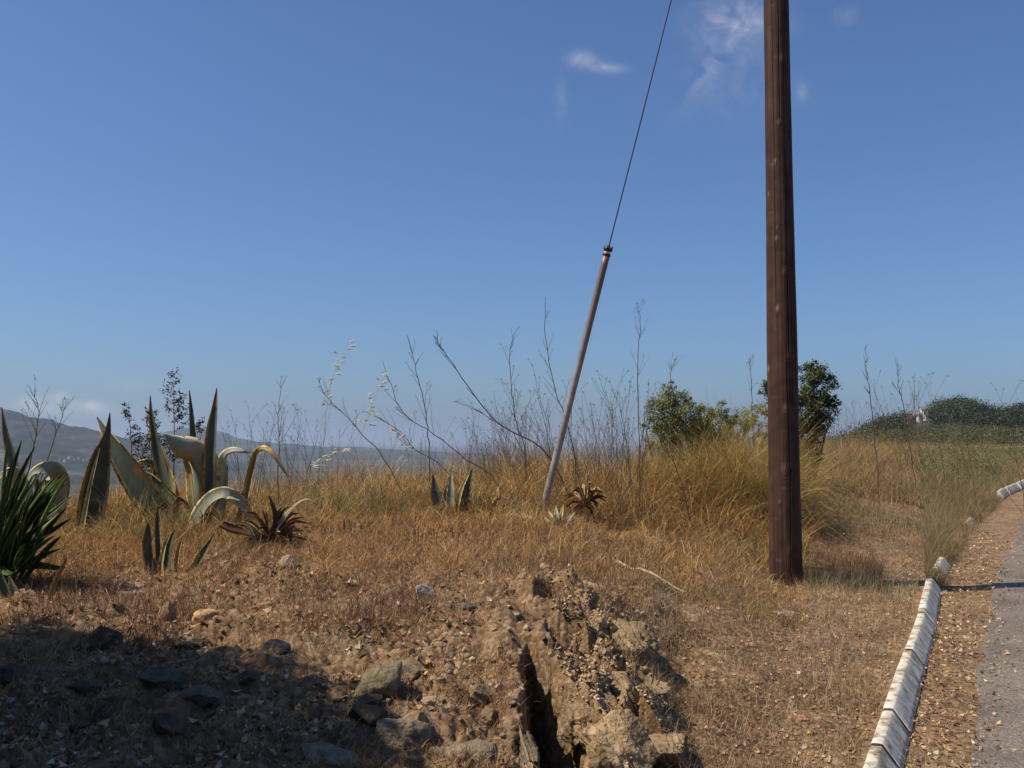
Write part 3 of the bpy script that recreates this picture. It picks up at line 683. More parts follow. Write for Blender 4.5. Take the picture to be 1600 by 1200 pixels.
Y = 6.75
ag = base_empty('agave', 262, 905, Y, "cluster of young dark agave blades with orange toothed edges below the largest agave", "agave", "agaves on the bank")
for pts, m_ in [([(238, 912, 13), (233, 880, 16), (230, 850, 16), (231, 830, 11), (232, 818, 4)], AG), ([(244, 912, 10, .05), (247, 870, 9, .08), (245, 820, 8, .1), (247, 790, 2, .1)], AG),
                ([(256, 912, 18, -.05), (262, 880, 20, -.05), (266, 850, 16, -.05), (274, 828, 3, -.05)], AG), ([(250, 914, 9, -.12), (252, 885, 9, -.12), (257, 855, 7, -.1), (266, 834, 2, -.1)], AY),
                ([(276, 910, 9, 0), (277, 875, 9, .0), (282, 850, 6, 0), (287, 838, 2, 0)], AY), ([(288, 914, 11, 0), (303, 890, 15, 0), (320, 862, 14, 0), (336, 834, 2, .02)], AG),
                ([(284, 914, 6, -.05), (298, 888, 6, -.05), (312, 866, 2, -.05)], AY), ([(238, 914, 14, -.1), (243, 890, 12, -.12), (240, 872, 3, -.12)], AG), ([(262, 916, 8, -.15), (258, 898, 7, -.15), (262, 888, 2, -.15)], AP)]:
    px_leaf(ag, Y, pts, m_, (rnd.uniform(-.4, .4), -1, .1), chan=.28, teeth=.08, n=20)
ag = base_empty('agave', 75, 930, 5.9, "small leaning agave blades in front of the dark sword leaves", "agave", "agaves on the bank")
for pts, m_ in [([(76, 948, 8), (84, 915, 9), (98, 886, 7), (104, 870, 2)], AY), ([(34, 950, 14), (24, 925, 16), (14, 900, 3)], AP), ([(40, 955, 12), (44, 930, 12), (42, 912, 3)], AP), ([(18, 950, 16), (6, 915, 16), (-6, 880, 3)], AG)]:
    px_leaf(ag, 5.9, pts, m_, (rnd.uniform(-.3, .3), -1, .3), chan=.25, teeth=.06, n=18)
Y = 8.9
ag = base_empty('agave', 705, 825, Y, "upright three-bladed young agave with a yellow-edged curling leaf, mid bank", "agave", "agaves on the bank")
for pts, m_ in [([(700, 834, 18), (690, 798, 24), (682, 768, 20), (677, 742, 3)], AG), ([(703, 834, 16, -.05), (705, 798, 17, -.06), (705, 762, 12, -.05), (706, 732, 1.5, -.04)], AP),
                ([(713, 834, 18, 0), (721, 795, 22, 0), (728, 762, 16, 0), (738, 733, 1.5, 0)], AG), ([(711, 836, 14, -.08), (713, 800, 13, -.08), (721, 766, 8, -.07), (734, 738, 1.5, -.06)], AY),
                ([(698, 832, 10, .1), (694, 785, 10, .1), (702, 746, 1.5, .1)], AY), ([(720, 834, 11, .1), (732, 812, 11, .1), (736, 796, 2, .1)], AD)]:
    px_leaf(ag, Y, pts, m_, (rnd.uniform(-.5, .1), -1, .1), chan=.28, teeth=.08, n=20)
Y = 8.0
ag = base_empty('agave', 648, 860, Y, "short stubby grey-green agave seedling on the bank below the upright blades", "agave", "agaves on the bank")
for dx, h, w in [(-14, 22, 7), (-8, 30, 8), (0, 34, 8), (6, 36, 7), (12, 26, 7)]:
    px_leaf(ag, Y, [(648 + dx * .5, 866, w), (648 + dx * .9, 866 - h * .6, w), (648 + dx * 1.1, 860 - h, 1.5)], AP if dx in (0, 6) else AG, (rnd.uniform(-.3, .3), -1, .1), chan=.25, n=12)
ag = base_empty('agave', 545, 850, 8.2, "faint small grey agave tuft left of the stubby seedling", "agave", "agaves on the bank")
for dx, h, w in [(-14, 30, 6), (-6, 40, 7), (3, 34, 6), (10, 38, 6), (18, 22, 5)]:
    px_leaf(ag, 8.2, [(545 + dx * .5, 856, w), (545 + dx * .9, 856 - h * .6, w), (545 + dx * 1.2, 850 - h, 1.5)], AG if dx < 0 else AP, (rnd.uniform(-.3, .3), -1, .1), chan=.25, n=12)
Y = 8.6
ag = base_empty('agave', 873, 833, Y, "small star-shaped pale agave at the foot of the leaning tube", "agave", "agaves on the bank")
for tx, ty, w in [(846, 805, 7), (856, 796, 6), (868, 790, 8), (880, 788, 6), (898, 800, 8), (903, 820, 6), (900, 834, 5), (850, 826, 5), (888, 846, 5), (908, 842, 4)]:
    px_leaf(ag, Y, [(873, 836, w * .9, 0), (873 + (tx - 873) * .55, 836 + (ty - 836) * .6, w, -.06), (tx, ty, 1.2, -.1 if ty > 815 else .05)], AP if w > 6 else AY, (0, -.8, .8), chan=.25, n=14)

def dead_rosette(name, px, py, Y, tips, w, label, mat=AD, droop=.25):
    e = base_empty(name, px, py, Y, label, "agave", "dead agaves on the bank")
    for (tx, ty) in tips:
        dy = rnd.uniform(-.22, .22); mx_ = px + (tx - px) * .55; my = py + (ty - py) * .7 - rnd.uniform(2, 10)
        px_leaf(e, Y, [(px + rnd.uniform(-4, 4), py, w, 0), (mx_, my, w * 1.1, dy * .6), (tx, ty, 1.2, dy)], mat if rnd.random() < .7 else AY, (rnd.uniform(-1, 1), -1, rnd.uniform(-.3, 1)), chan=rnd.uniform(.3, .7), n=14, curl=rnd.uniform(0, 1), teeth=.1)
    return e
tips = [(425 + 62 * math.cos(a), 838 - 46 * math.sin(a) + rnd.uniform(-6, 10)) for a in np.linspace(-.5, 3.6, 26)] + [(425 + rnd.uniform(-55, 55), 838 + rnd.uniform(-12, 26)) for _ in range(46)]
dr = dead_rosette('agave', 425, 848, 7.7, tips, 5, "collapsed dead agave, a tangle of curled reddish-brown leaves")
px_leaf(dr, 7.5, [(418, 848, 8), (430, 815, 9), (426, 788, 7), (420, 775, 2)], AD, (.3, -1, 0), chan=.6)
px_leaf(dr, 7.5, [(428, 830, 9), (446, 808, 9), (462, 790, 5), (478, 781, 4), (492, 784, 1.5)], AP, (0, -.6, 1), chan=.3)
px_leaf(dr, 7.4, [(404, 880, 4), (400, 850, 5), (392, 828, 5), (384, 815, 2)], AP, (0, -1, .3), chan=.4)
px_leaf(dr, 7.4, [(345, 822, 14), (362, 830, 16), (382, 834, 12), (398, 838, 3)], AD, (0, -.5, 1), chan=.5)
tips = [(914 + 36 * math.cos(a) * rnd.uniform(.6, 1), 785 - 34 * math.sin(a) * rnd.uniform(.6, 1)) for a in np.linspace(-.9, 4.0, 26)]
dead_rosette('agave', 914, 790, 9.3, tips, 4, "dried pinkish agave rosette in tall straw right of the leaning tube")
tips = [(560 + rnd.uniform(-40, 50), 835 + rnd.uniform(-25, 12)) for _ in range(16)]
dead_rosette('agave', 572, 848, 8.4, tips, 4, "flattened dead agave with thin curled leaves among straw, mid bank")
tips = [(625 + rnd.uniform(-26, 34), 822 + rnd.uniform(-18, 10)) for _ in range(14)]
dead_rosette('agave', 635, 828, 8.7, tips, 4, "reddish withered agave close left of the upright three-bladed one")
tips = [(765 + rnd.uniform(-22, 26), 800 + rnd.uniform(-24, 12)) for _ in range(12)]
dead_rosette('agave', 765, 815, 8.9, tips, 4, "brown shrivelled agave just right of the upright three-bladed one")

# dark sword-leaved clump at the left edge
yc = base_empty('yucca', 8, 900, 6.3, "dense clump of dark green sword leaves at the left edge of the photo", "yucca")
sw = [(55, 698), (34, 688), (12, 690), (-10, 680), (52, 742), (85, 745), (98, 760), (105, 792), (70, 770), (40, 770), (92, 745), (20, 720), (-20, 740), (112, 775), (78, 812), (60, 800),
      (96, 800), (30, 800), (0, 780), (55, 830), (20, 830), (-10, 810), (82, 832), (-40, 700), (-60, 730), (106, 752), (66, 735), (48, 758), (88, 775), (35, 740)]
for k in range(62): sw.append((rnd.uniform(-90, 112), rnd.uniform(735, 900)))
for k, (tx, ty) in enumerate(sw):
    bx = rnd.uniform(-34, 16) + (tx - 8) * .18; by = rnd.uniform(885, 925); dz = rnd.uniform(-.35, .3)
    mxp = bx + (tx - bx) * .5; myp = by + (ty - by) * .55 - rnd.uniform(0, 8)
    px_leaf(yc, 6.3, [(bx, by, 9, 0), (mxp, myp, 12, dz * .5), (bx + (tx - bx) * .82, by + (ty - by) * .86, 8, dz * .85), (tx, ty, 1.2, dz)], MAT['yucca'], (rnd.uniform(-.8, .3), -.8, rnd.uniform(0, .8)), chan=.3, n=14, thick=.004)

# ------------------------------------------------------------------ branching stems
STEMC = (.16, .12, .075)
def grow(mb, p, d, length, r, depth, col, heads, spread=.5, wob=.08, segl=.08, upb=.04):
    n = max(3, int(length / segl)); pts = [p.copy()]; dd = d.normalized(); kids = []
    for k in range(n):
        dd = (dd + Vector((rnd.gauss(0, wob), rnd.gauss(0, wob), rnd.gauss(0, wob * .6) + upb))).normalized()
        p = p + dd * (length / n); pts.append(p.copy())
        if depth > 0 and k > n * .3 and rnd.random() < .38: kids.append((p.copy(), dd.copy(), 1 - k / n))
    tube(mb, pts, np.linspace(r, max(r * .45, .0011), len(pts)), 4 if r > .003 else 3, col, cap=False)
    for (q, e, f) in kids:
        a = Vector((rnd.gauss(0, 1), rnd.gauss(0, 1), rnd.gauss(.1, .5))).normalized()
        grow(mb, q, (e + a * spread).normalized(), length * (.22 + .35 * f) * rnd.uniform(.6, 1.2), r * .55, depth - 1, col, heads, spread, wob, segl, upb)
    heads.append((pts[-1], dd))
def head_mesh(mb, q, d, s, col):
    for k in range(rnd.randint(4, 8)):
        a = (d + Vector((rnd.gauss(0, .7), rnd.gauss(0, .7), rnd.gauss(0, .5)))).normalized(); e = q + a * s * rnd.uniform(.6, 1.2)
        tube(mb, [q, e], [.0009, .0009], 3, col, cap=False)
        V, T, C = flakes(np.array([tuple(e)]), s * .38, .7, rng.normal(size=(1, 3)), np.array([col]) * 1.3); mb.add(V, None, T, C)
def stalk(pts_px, Y, r, label, group, side=True, dens=12, col=(.10, .075, .05), name='dry_stalk', cat="dry stalk"):
    P = [at(a, b, Y + (c[0] if c else 0)) for a, b, *c in pts_px]
    gz = float(ground_z(P[0].x, P[0].y)); P[0].z = min(P[0].z, gz + .02) - .02
    C = cr([tuple(p) for p in P], 22)
    C[1:-1] += rng.normal(0, .004, (21, 3)) * (Y / 9)
    e = empty(name, (P[0].x, P[0].y, gz), label, cat, group)
    r *= 1.35; mb = MB(); tube(mb, C, np.linspace(r, r * .35, 23), 5, col); heads = [(Vector(C[-1]), Vector(C[-1] - C[-2]).normalized())]
    if side:
        for k in range(dens):
            t = rnd.uniform(.35, .97); i = int(t * 22); q = Vector(C[i]); d = Vector(C[min(i + 1, 22)] - C[i - 1]).normalized()
            a = Vector((rnd.choice([-1, 1]) * rnd.uniform(.5, 1), rnd.gauss(0, .5), rnd.uniform(-.1, .6)))
            grow(mb, q, (d + a * .75).normalized(), rnd.uniform(.12, .42) * (1.25 - t), r * .42, 1, col, heads, .5, .08, .05)
    mb.build('stem', MAT['stem'], e)
    for (q, d) in heads[:9]:
        hb = MB(); head_mesh(hb, q, d, rnd.uniform(.012, .022), (.20, .16, .08)); hb.build('seed_head', MAT['stem'], e)
    return e
G1 = "tall dry branching stalks against the sky"
main = [([(640, 765), (597, 712), (569, 681), (541, 650), (509, 619), (497, 592)], 9.8, .0045, "dry stalk leaning left, its tip beside the tallest wild oat spikelets"),
        ([(672, 740), (670, 700), (666, 650), (655, 600), (645, 556), (637, 525)], 9.9, .005, "dark upright stalk with a kinked stem left of the long leaning one"),
        ([(900, 745), (853, 706), (803, 676), (768, 652), (725, 594), (700, 556), (678, 525)], 10.0, .0065, "long straight stalk leaning left from near the tube, highest of its slope"),
        ([(800, 768), (766, 741), (725, 716), (687, 684), (650, 662), (625, 637), (612, 603), (598, 566)], 9.7, .0045, "stalk with two pale hanging oat seeds caught behind it"),
        ([(740, 760), (690, 728), (650, 703), (625, 675), (595, 655), (569, 643)], 9.7, .0035, "low thin stalk leaning left under the two longest leaning ones"),
        ([(850, 720), (810, 690), (780, 662), (745, 642), (712, 628)], 10.2, .0035, "short stalk leaning left below the longest leaning one"),
        ([(824, 730), (819, 700), (809, 669), (801, 625), (798, 587), (797, 544), (810, 512)], 10.1, .005, "stalk with a forked tip standing right of the long leaning one"),
        ([(902, 735), (897, 706), (881, 647), (869, 612), (856, 553), (851, 506), (852, 466)], 10.0, .005, "tallest thin stalk, its forked top just left of the tube"),
        ([(1000, 712), (998, 650), (996, 590), (998, 540), (1000, 505), (996, 475)], 10.4, .0045, "tallest stalk right of the leaning tube with a zigzag tip"),
        ([(940, 830), (975, 770), (1000, 725), (1012, 690)], 9.6, .005, "brown cane leaning right out of the straw beside the tube"),
        ([(1085, 790), (1060, 740), (1042, 700), (1030, 680)], 10.2, .005, "dark cane leaning left in straw below the round green shrub"),
        ([(436, 760), (436, 700), (435, 650), (440, 590)], 9.3, .004, "solitary upright stalk between the arching agave leaf and the oats"),
        ([(28, 760), (52, 700), (60, 640), (44, 602)], 9.2, .005, "bare grey stalk rising over the far hills at the left edge"),
        ([(48, 770), (80, 700), (95, 655), (105, 625)], 9.2, .004, "bare twiggy stalk with small side shoots right of the leftmost one"),
        ([(1372, 700), (1362, 640), (1356, 590), (1352, 540)], 17, .008, "tallest pale dry stalk right of the wooden pole"),
        ([(1430, 700), (1412, 640), (1404, 600), (1400, 560)], 18, .008, "second pale dry stalk right of the pole, nearer the white house"),
        ([(1180, 640), (1174, 600), (1171, 560)], 14, .005, "thin stalk poking up just left of the wooden pole"),
        ([(1042, 640), (1048, 600), (1056, 560)], 12.5, .004, "thin twig rising out of the round green shrub")]
for pts, Y, r, lab in main: stalk(pts, Y, r, lab, G1)
# the many lesser stems: one kind, copied sideways as whole plants
def small_stalk_proto(hgt, seed):
    rnd.seed(seed); mb = MB(); heads = []
    grow(mb, Vector((0, 0, -.03)), Vector((rnd.gauss(-.12, .16), rnd.gauss(0, .16), 1)), hgt, .0034, 2, (.13, .10, .06), heads, .45, .06, .09, .02)
    for j in range(seed % 2 + 1):
        grow(mb, Vector((rnd.gauss(0, .02), rnd.gauss(0, .02), -.03)), Vector((rnd.gauss(-.15, .32), rnd.gauss(0, .3), 1)), hgt * rnd.uniform(.55, .95), .0028, 2, (.15, .12, .07), heads, .45, .06, .09, .02)
    hb = mb
    for (q, d) in heads: head_mesh(hb, q, d, rnd.uniform(.012, .022), (.19, .16, .07))
    e = mb.build('dry_stalk', MAT['stem']); e.data.transform(__import__('mathutils').Matrix.Translation(e.location))
    return e
protos = [small_stalk_proto(1.0, 100 + k) for k in range(7)]; used = [False] * 7
rnd.seed(5)
def put_small(px, ytop, Y, label, group):
    k = rnd.randrange(7); q = at(px, ytop, Y); gz = float(ground_z(q.x, Y)); h = max(.25, q.z - gz)
    p = protos[k]
    if used[k]:
        c = p.copy(); COL.objects.link(c)
        for ch in p.children:
            d = ch.copy(); COL.objects.link(d); d.parent = c
    else: c = p; used[k] = True
    c.location = (q.x, Y, gz); c.scale = (h, h, h); c.rotation_euler = (rnd.gauss(0, .08), rnd.gauss(-.10, .16), rnd.uniform(-.9, .9))
    tag(c, label, "dry stalk", group)
LB = "thin brown dry stalk of the thicket between the largest agave and the wooden pole"
for k in range(165):
    px = rnd.uniform(470, 1010) if k < 75 else rnd.uniform(700, 1015)
    lo = np.interp(px, [470, 560, 640, 700, 800, 900, 1000, 1100, 1200], [690, 670, 645, 635, 620, 600, 600, 620, 610])
    put_small(px, lo + 115 * rnd.random() ** .6, rnd.uniform(9.6, 12.5), LB, "thicket of thin dry stalks")
LB = "thin dry stalk rising behind the agaves against the blue hills"
for k in range(26): put_small(rnd.uniform(360, 530), rnd.uniform(650, 715), rnd.uniform(9.4, 11.5), LB, "thin dry stalks behind the agaves")
LB = "pale thin stalk in the field right of the wooden pole"
for k in range(32): put_small(rnd.uniform(1300, 1620), rnd.uniform(600, 690), rnd.uniform(15, 24), LB, "thin stalks in the right-hand field")
LB = "short dark weed stem on the stony bank"
for k in range(36): 
    px = rnd.uniform(10, 760); Yk = rnd.uniform(4.9, 7.2); q = at(px, 900, Yk); gz = float(ground_z(q.x, Yk))
    put_small(px, 690 + (EYE - gz - rnd.uniform(.18, .4)) / Yk * F, Yk, LB, "weed stems on the stony bank")

# small-leaved dark sprigs behind the agave
def sprig(px, base_py, top_py, Y, w, label, nb=9):
    q0 = at(px, base_py, Y); q1 = at(px + rnd.uniform(-5, 5), top_py, Y); gz = float(ground_z(q0.x, Y)); q0.z = gz
    e = empty('sapling', q0, label, "sapling", "small-leaved saplings behind the agaves"); mb = MB(); heads = []
    C = cr([tuple(q0), tuple(q0.lerp(q1, .5) + Vector((.02, 0, 0))), tuple(q1)], 16); tube(mb, C, np.linspace(.008, .0015, 17), 5, (.10, .075, .055))
    L_ = (q1 - q0).length; LP = []
    for k in range(nb * 4):
        t = rnd.uniform(.35, .98); i = int(t * 16); q = Vector(C[i]); a = Vector((rnd.choice([-1, 1]) * rnd.uniform(.4, 1), rnd.gauss(0, .6), rnd.uniform(.3, 1))).normalized()
        ln = w * (1.25 - t) * rnd.uniform(.6, 1.1); hp = []
        grow(mb, q, a, ln, .003, 1, (.10, .075, .055), hp, .5, .08, .05)
        for j in range(int(8 + 30 * (1.1 - t))): LP.append(tuple(q + a * ln * rnd.uniform(.25, 1.05) + Vector((rnd.gauss(0, .018), rnd.gauss(0, .018), rnd.gauss(0, .02)))))
    mb.build('branches', MAT['stem'], e); P = np.array(LP)
    V, T, C2 = flakes(P, rng.uniform(.024, .042, len(P)), .42, rng.normal(size=(len(P), 3)), pal(len(P), [(.05, .045, .04), (.08, .07, .05), (.10, .07, .06)]))
    mesh_obj('foliage', V, T, MAT['leaf'], e, False, C2)
sprig(269, 790, 574, 9.4, .30, "taller dark small-leaved sapling behind the agaves, feathery top against the sky", 8)
sprig(232, 800, 640, 9.3, .26, "middle low dark sapling between the left agave blade and the pale upright leaf")
sprig(205, 800, 628, 9.5, .22, "dark open sapling with curved tips just right of the A-shaped blades", 6)
sprig(312, 790, 655, 9.6, .16, "small sapling seen between the two tallest upright agave leaves", 5)

# wild oats
def oat(pts, Y, label, n):
    P = [at(a, b, Y) for a, b in pts]; gz = float(ground_z(P[0].x, Y)); P[0].z = gz
    e = empty('wild_oat', P[0], label, "wild oat", "wild oat stems"); C = cr([tuple(p) for p in P], 24); mb = MB(); tube(mb, C, np.linspace(.0022, .001, 25), 4, (.45, .36, .2), False); mb.build('stem', MAT['stem'], e)
    for k in range(n):
        t = .42 + .58 * k / n; i = int(t * 24); q = Vector(C[i]) + Vector((rnd.uniform(-.05, .05), rnd.uniform(-.03, .03), 0))
        d = Vector((rnd.choice([-1, 1]) * rnd.uniform(.6, 1), rnd.uniform(-.3, .3), rnd.uniform(-.1, .5))).normalized(); s = rnd.uniform(.05, .08)
        sb = MB()
        tube(sb, [Vector(C[i]), q], [.0008, .0008], 3, (.5, .42, .28), False)
        for u in (-.22, .22):
            dd = (d + Vector((0, 0, u))).normalized(); a = q; b = q + dd * s
            tube(sb, [a, a.lerp(b, .3), a.lerp(b, .65), b], [.001, .005, .004, .0005], 5, (.92, .88, .76), False)
        sb.build('spikelet', MAT['oat'], e)
oat([(500, 760), (505, 690), (515, 610), (530, 565), (547, 530)], 8.9, "tall wild oat stem with pale spikelets up to its drooping tip", 16)
oat([(545, 760), (560, 700), (575, 650), (590, 610), (606, 580)], 8.9, "wild oat stem right of the tallest one, white spikelets hanging sideways", 15)
oat([(480, 780), (490, 740), (515, 712), (550, 700)], 8.8, "low wild oat stem nodding right below the two tall oat stems", 12)
oat([(630, 780), (640, 735), (632, 690), (615, 665)], 9.0, "wild oat stem nodding left among the leaning stalks", 10)
# one small weathered red flag-like leaf tip on a stem
# ------------------------------------------------------------------ shrubs
def shrub(name, px, py, Y, blobs, nleaf, size, palette, label, cat, group=None, stems=9, weights=None):
    """blobs: (px, py, radius px, dY)"""
    B = [(at(a, b, Y + dy), r_ * Y / F) for a, b, r_, dy in blobs]
    q0 = at(px, py, Y); q0.z = float(ground_z(q0.x, Y)); e = empty(name, q0, label, cat, group)
    mb = MB(); hd = []
    for k in range(stems * 2):
        c, r_ = B[k % len(B)]; tgt = c + Vector((rnd.gauss(0, .4), rnd.gauss(0, .4), rnd.gauss(0, .4))) * r_
        s0 = q0 + Vector((rnd.gauss(0, .06), rnd.gauss(0, .06), -.03)); mid = s0.lerp(tgt, .5) + Vector((rnd.gauss(0, .06), rnd.gauss(0, .06), .05))
        C = cr([tuple(s0), tuple(mid), tuple(tgt)], 10); tube(mb, C, np.linspace(.02, .004, 11), 5, (.07, .055, .04))
        for i in range(4, 11): grow(mb, Vector(C[i]), Vector((rnd.gauss(0, 1), rnd.gauss(0, 1), rnd.gauss(.4, .6))), r_ * rnd.uniform(.4, .9), .004, 1, (.08, .06, .045), hd, .6, .1, .06)
    mb.build('branches', MAT['stem'], e)
    vol = np.array([r_ ** 2.5 for _, r_ in B]); vol /= vol.sum(); ns = 26
    P = []; Nn = []
    for (c, r_), f in zip(B, vol):
        m = int(nleaf * f); k = max(8, int(ns * (r_ / .3)))
        d = rng.normal(size=(k, 3)); d /= np.linalg.norm(d, axis=1)[:, None]; cc = np.array(c) + d * (r_ * rng.uniform(.25, .95, k) ** .8)[:, None]
        idx = rng.integers(0, k, m); spread_ = r_ * rng.uniform(.10, .26, k)
        p = cc[idx] + rng.normal(size=(m, 3)) * spread_[idx][:, None] * .8
        P.append(p); n_ = (p - np.array(c)); n_ /= np.linalg.norm(n_, axis=1)[:, None] + 1e-6; Nn.append(n_ + rng.normal(size=(m, 3)) * .8 + np.array([0, 0, .5]))
    P = np.vstack(P); Nn = np.vstack(Nn); gz = ground_z(P[:, 0], P[:, 1], False); k = P[:, 2] > gz
    P = P[k]; Nn = Nn[k]
    V, T, C2 = flakes(P, rng.uniform(.6, 1.3, len(P)) * size, .55, Nn, pal(len(P), palette, weights, .25))
    mesh_obj('crown', V, T, MAT['leaf'], e, False, C2); return e
GP = [(.07, .11, .022), (.12, .17, .035), (.18, .22, .05), (.26, .26, .08), (.28, .22, .08)]
GD = [(.03, .05, .018), (.06, .085, .026), (.09, .12, .035), (.15, .16, .07)]
shrub('shrub', 1060, 720, 13.0, [(1050, 622, 26, 0), (1040, 648, 34, .1), (1078, 650, 30, -.1), (1105, 655, 26, 0), (1022, 660, 22, 0), (1060, 680, 34, .1), (1100, 680, 24, 0), (1052, 604, 10, 0), (1128, 642, 15, .2), (1080, 628, 12, 0), (1140, 655, 18, .2)], 19000, .026, GP, "round green shrub with small leaves between the tube and the wooden pole", "shrub")
shrub('shrub', 1110, 745, 14.0, [(1085, 690, 30, 0), (1120, 672, 28, 0), (1150, 665, 26, 0), (1175, 652, 22, 0), (1030, 700, 28, 0), (1140, 700, 34, 0), (1190, 690, 28, 0), (1195, 640, 14, 0), (1108, 652, 14, 0)], 22000, .024, [(.34, .33, .09), (.27, .29, .08), (.42, .34, .12), (.20, .21, .07), (.36, .24, .09)], None or "low yellow-green scrub merging the round shrub with the wooden pole", "shrub")
shrub('shrub', 1262, 745, 15.5, [(1262, 590, 24, 0), (1282, 585, 18, 0), (1298, 600, 15, 0), (1270, 620, 30, 0), (1298, 632, 16, 0), (1262, 655, 30, 0), (1275, 672, 18, 0), (1230, 630, 30, 0), (1255, 690, 24, 0), (1205, 610, 22, .2), (1225, 670, 30, 0), (1308, 628, 7, 0), (1276, 572, 9, 0), (1265, 705, 22, 0), (1290, 655, 16, 0), (1240, 720, 26, 0)], 24000, .040, GD, "tall dark green shrub half hidden behind the wooden pole", "shrub")

# ------------------------------------------------------------------ rocks
def rock(px, py, Y, sx, sy, sz, col, label, name='rock', rot=0, tilt=(0, 0), ang=True, cat='rock', group='stones on the bank', sink=.3):
    q = at(px, py, Y); q.z = float(ground_z(q.x, q.y))
    import bmesh
    bm = bmesh.new(); bmesh.ops.create_icosphere(bm, subdivisions=5, radius=1.0); bm.verts.ensure_lookup_table(); V = np.array([tuple(v.co) for v in bm.verts]); T = np.array([[v.index for v in f.verts] for f in bm.faces]); bm.free()
    pl = rng.normal(size=(13, 3)); pl /= np.linalg.norm(pl, axis=1)[:, None]
    for p_ in pl:
        dd = V @ p_; lim = rng.uniform(.55, .82); V = V - np.maximum(dd - lim, 0)[:, None] * p_[None, :]
    sd = rnd.randint(0, 999); nrm = V / np.linalg.norm(V, axis=1)[:, None]
    n_ = fbm(V[:, 0] * 3 + V[:, 2] * 2, V[:, 1] * 3 - V[:, 2] * 3, 4, sd); V = V + nrm * (n_ * .10)[:, None]
    V = V * np.array([sx, sy, sz]) * .72
    c, s = math.cos(rot), math.sin(rot); V = V @ np.array([[c, s, 0], [-s, c, 0], [0, 0, 1]])
    V[:, 2] += V[:, 0] * tilt[0] + V[:, 1] * tilt[1]
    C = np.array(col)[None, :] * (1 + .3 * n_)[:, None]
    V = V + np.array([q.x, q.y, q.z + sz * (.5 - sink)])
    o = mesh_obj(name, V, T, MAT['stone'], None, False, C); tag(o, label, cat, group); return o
def Yg(px, py):
    """depth where the ray through (px, py) meets the ground"""
    for Yv in np.arange(2.8, 14, .02):
        q = at(px, py, Yv)
        if q.z <= float(ground_z(q.x, Yv, False)): return Yv
    return 12.
TAN = (.36, .27, .17); BR = (.26, .17, .10); GR = (.30, .30, .29); GG = (.20, .165, .105)
def rk(px, py, sx, sy, sz, col, label, **k): return rock(px, py, Yg(px, py), sx, sy, sz, col, label, **k)
rk(665, 936, .11, .07, .08, (.40, .42, .43), "flat light grey stone lying alone on the stony bank", rot=.2, tilt=(-.15, 0), sink=-.15)
rk(320, 978, .15, .12, .12, (.42, .27, .15), "blocky tan rock above the shadow on the left", rot=.3)
rk(262, 985, .09, .08, .12, BR, "upright brown stone left of the blocky tan rock")
rk(452, 900, .14, .12, .11, (.27, .21, .15), "rounded brown boulder half buried on the upper bank")
rk(500, 885, .28, .18, .12, (.20, .17, .14), "broad greyish boulder behind the rounded brown one", sink=.45)
rk(240, 922, .40, .12, .06, (.24, .21, .18), "long low grey slab below the young agave blades", sink=.35)
rk(595, 1090, .20, .18, .16, GG, "large mossy brown rock beside the edge of the shadow", rot=.4, tilt=(.2, 0), sink=.45)
rk(640, 1060, .15, .10, .10, (.24, .19, .13), "rock leaning on the large mossy one", rot=-.3, sink=.4)
rk(625, 1150, .20, .13, .14, (.20, .16, .12), "dull brown rock at the shadow's edge under the mossy rock", sink=.4)
rk(700, 1050, .05, .05, .04, TAN, "small pale stone on top of the mossy rock's shoulder")
rk(732, 958, .09, .06, .05, (.14, .12, .10), "dark stone under the grey one's right side, casting shadow")
rk(790, 925, .10, .07, .06, (.42, .31, .20), "pale tan stone at the head of the gully", rot=.5)
rk(855, 905, .09, .08, .09, (.42, .33, .22), "pale knobbly stone on the rim above the gully")
rk(815, 935, .06, .05, .05, TAN, "smaller tan stone below the pale one at the gully head")
rk(730, 1180, .22, .14, .10, (.24, .20, .14), "wide flat rock at the bottom centre beside the gully", sink=.4)
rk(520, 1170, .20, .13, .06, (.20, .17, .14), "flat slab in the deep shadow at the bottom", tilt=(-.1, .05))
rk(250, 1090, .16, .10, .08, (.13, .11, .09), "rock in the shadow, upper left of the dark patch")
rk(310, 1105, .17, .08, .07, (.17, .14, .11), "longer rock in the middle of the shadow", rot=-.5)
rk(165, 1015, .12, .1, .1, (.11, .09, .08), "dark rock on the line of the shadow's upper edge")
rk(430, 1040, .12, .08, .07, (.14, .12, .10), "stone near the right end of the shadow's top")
rk(1010, 885, .02, .02, .02, TAN, "tiny tan pebble beside the bleached stick")
rk(820, 820, .26, .18, .15, (.40, .30, .19), "sandy earth-covered boulder at the foot of the leaning tube", sink=.42)
rk(1172, 1010, .06, .03, .03, (.50, .34, .22), "small flat tan stone in the mown verge", rot=.1)
rk(1248, 1125, .09, .05, .03, (.42, .25, .16), "reddish flat stone in the verge near the kerb", rot=-.4)
rk(1225, 965, .20, .12, .03, (.30, .26, .21), "flat grey-brown stone flush with the verge below the pole", sink=.25)
for k, (px, py) in enumerate([(990, 1010), (1030, 1120), (880, 930), (905, 960), (940, 1010)]):
    rk(px, py, .05, .05, .05, TAN, ["tan clod on the mound's right shoulder", "tan clod low on the mound's right flank", "tan clod near the crest of the crumbly mound", "tan clod above the small hollow in the mound", "tan clod in the middle of the crumbly mound"][k])
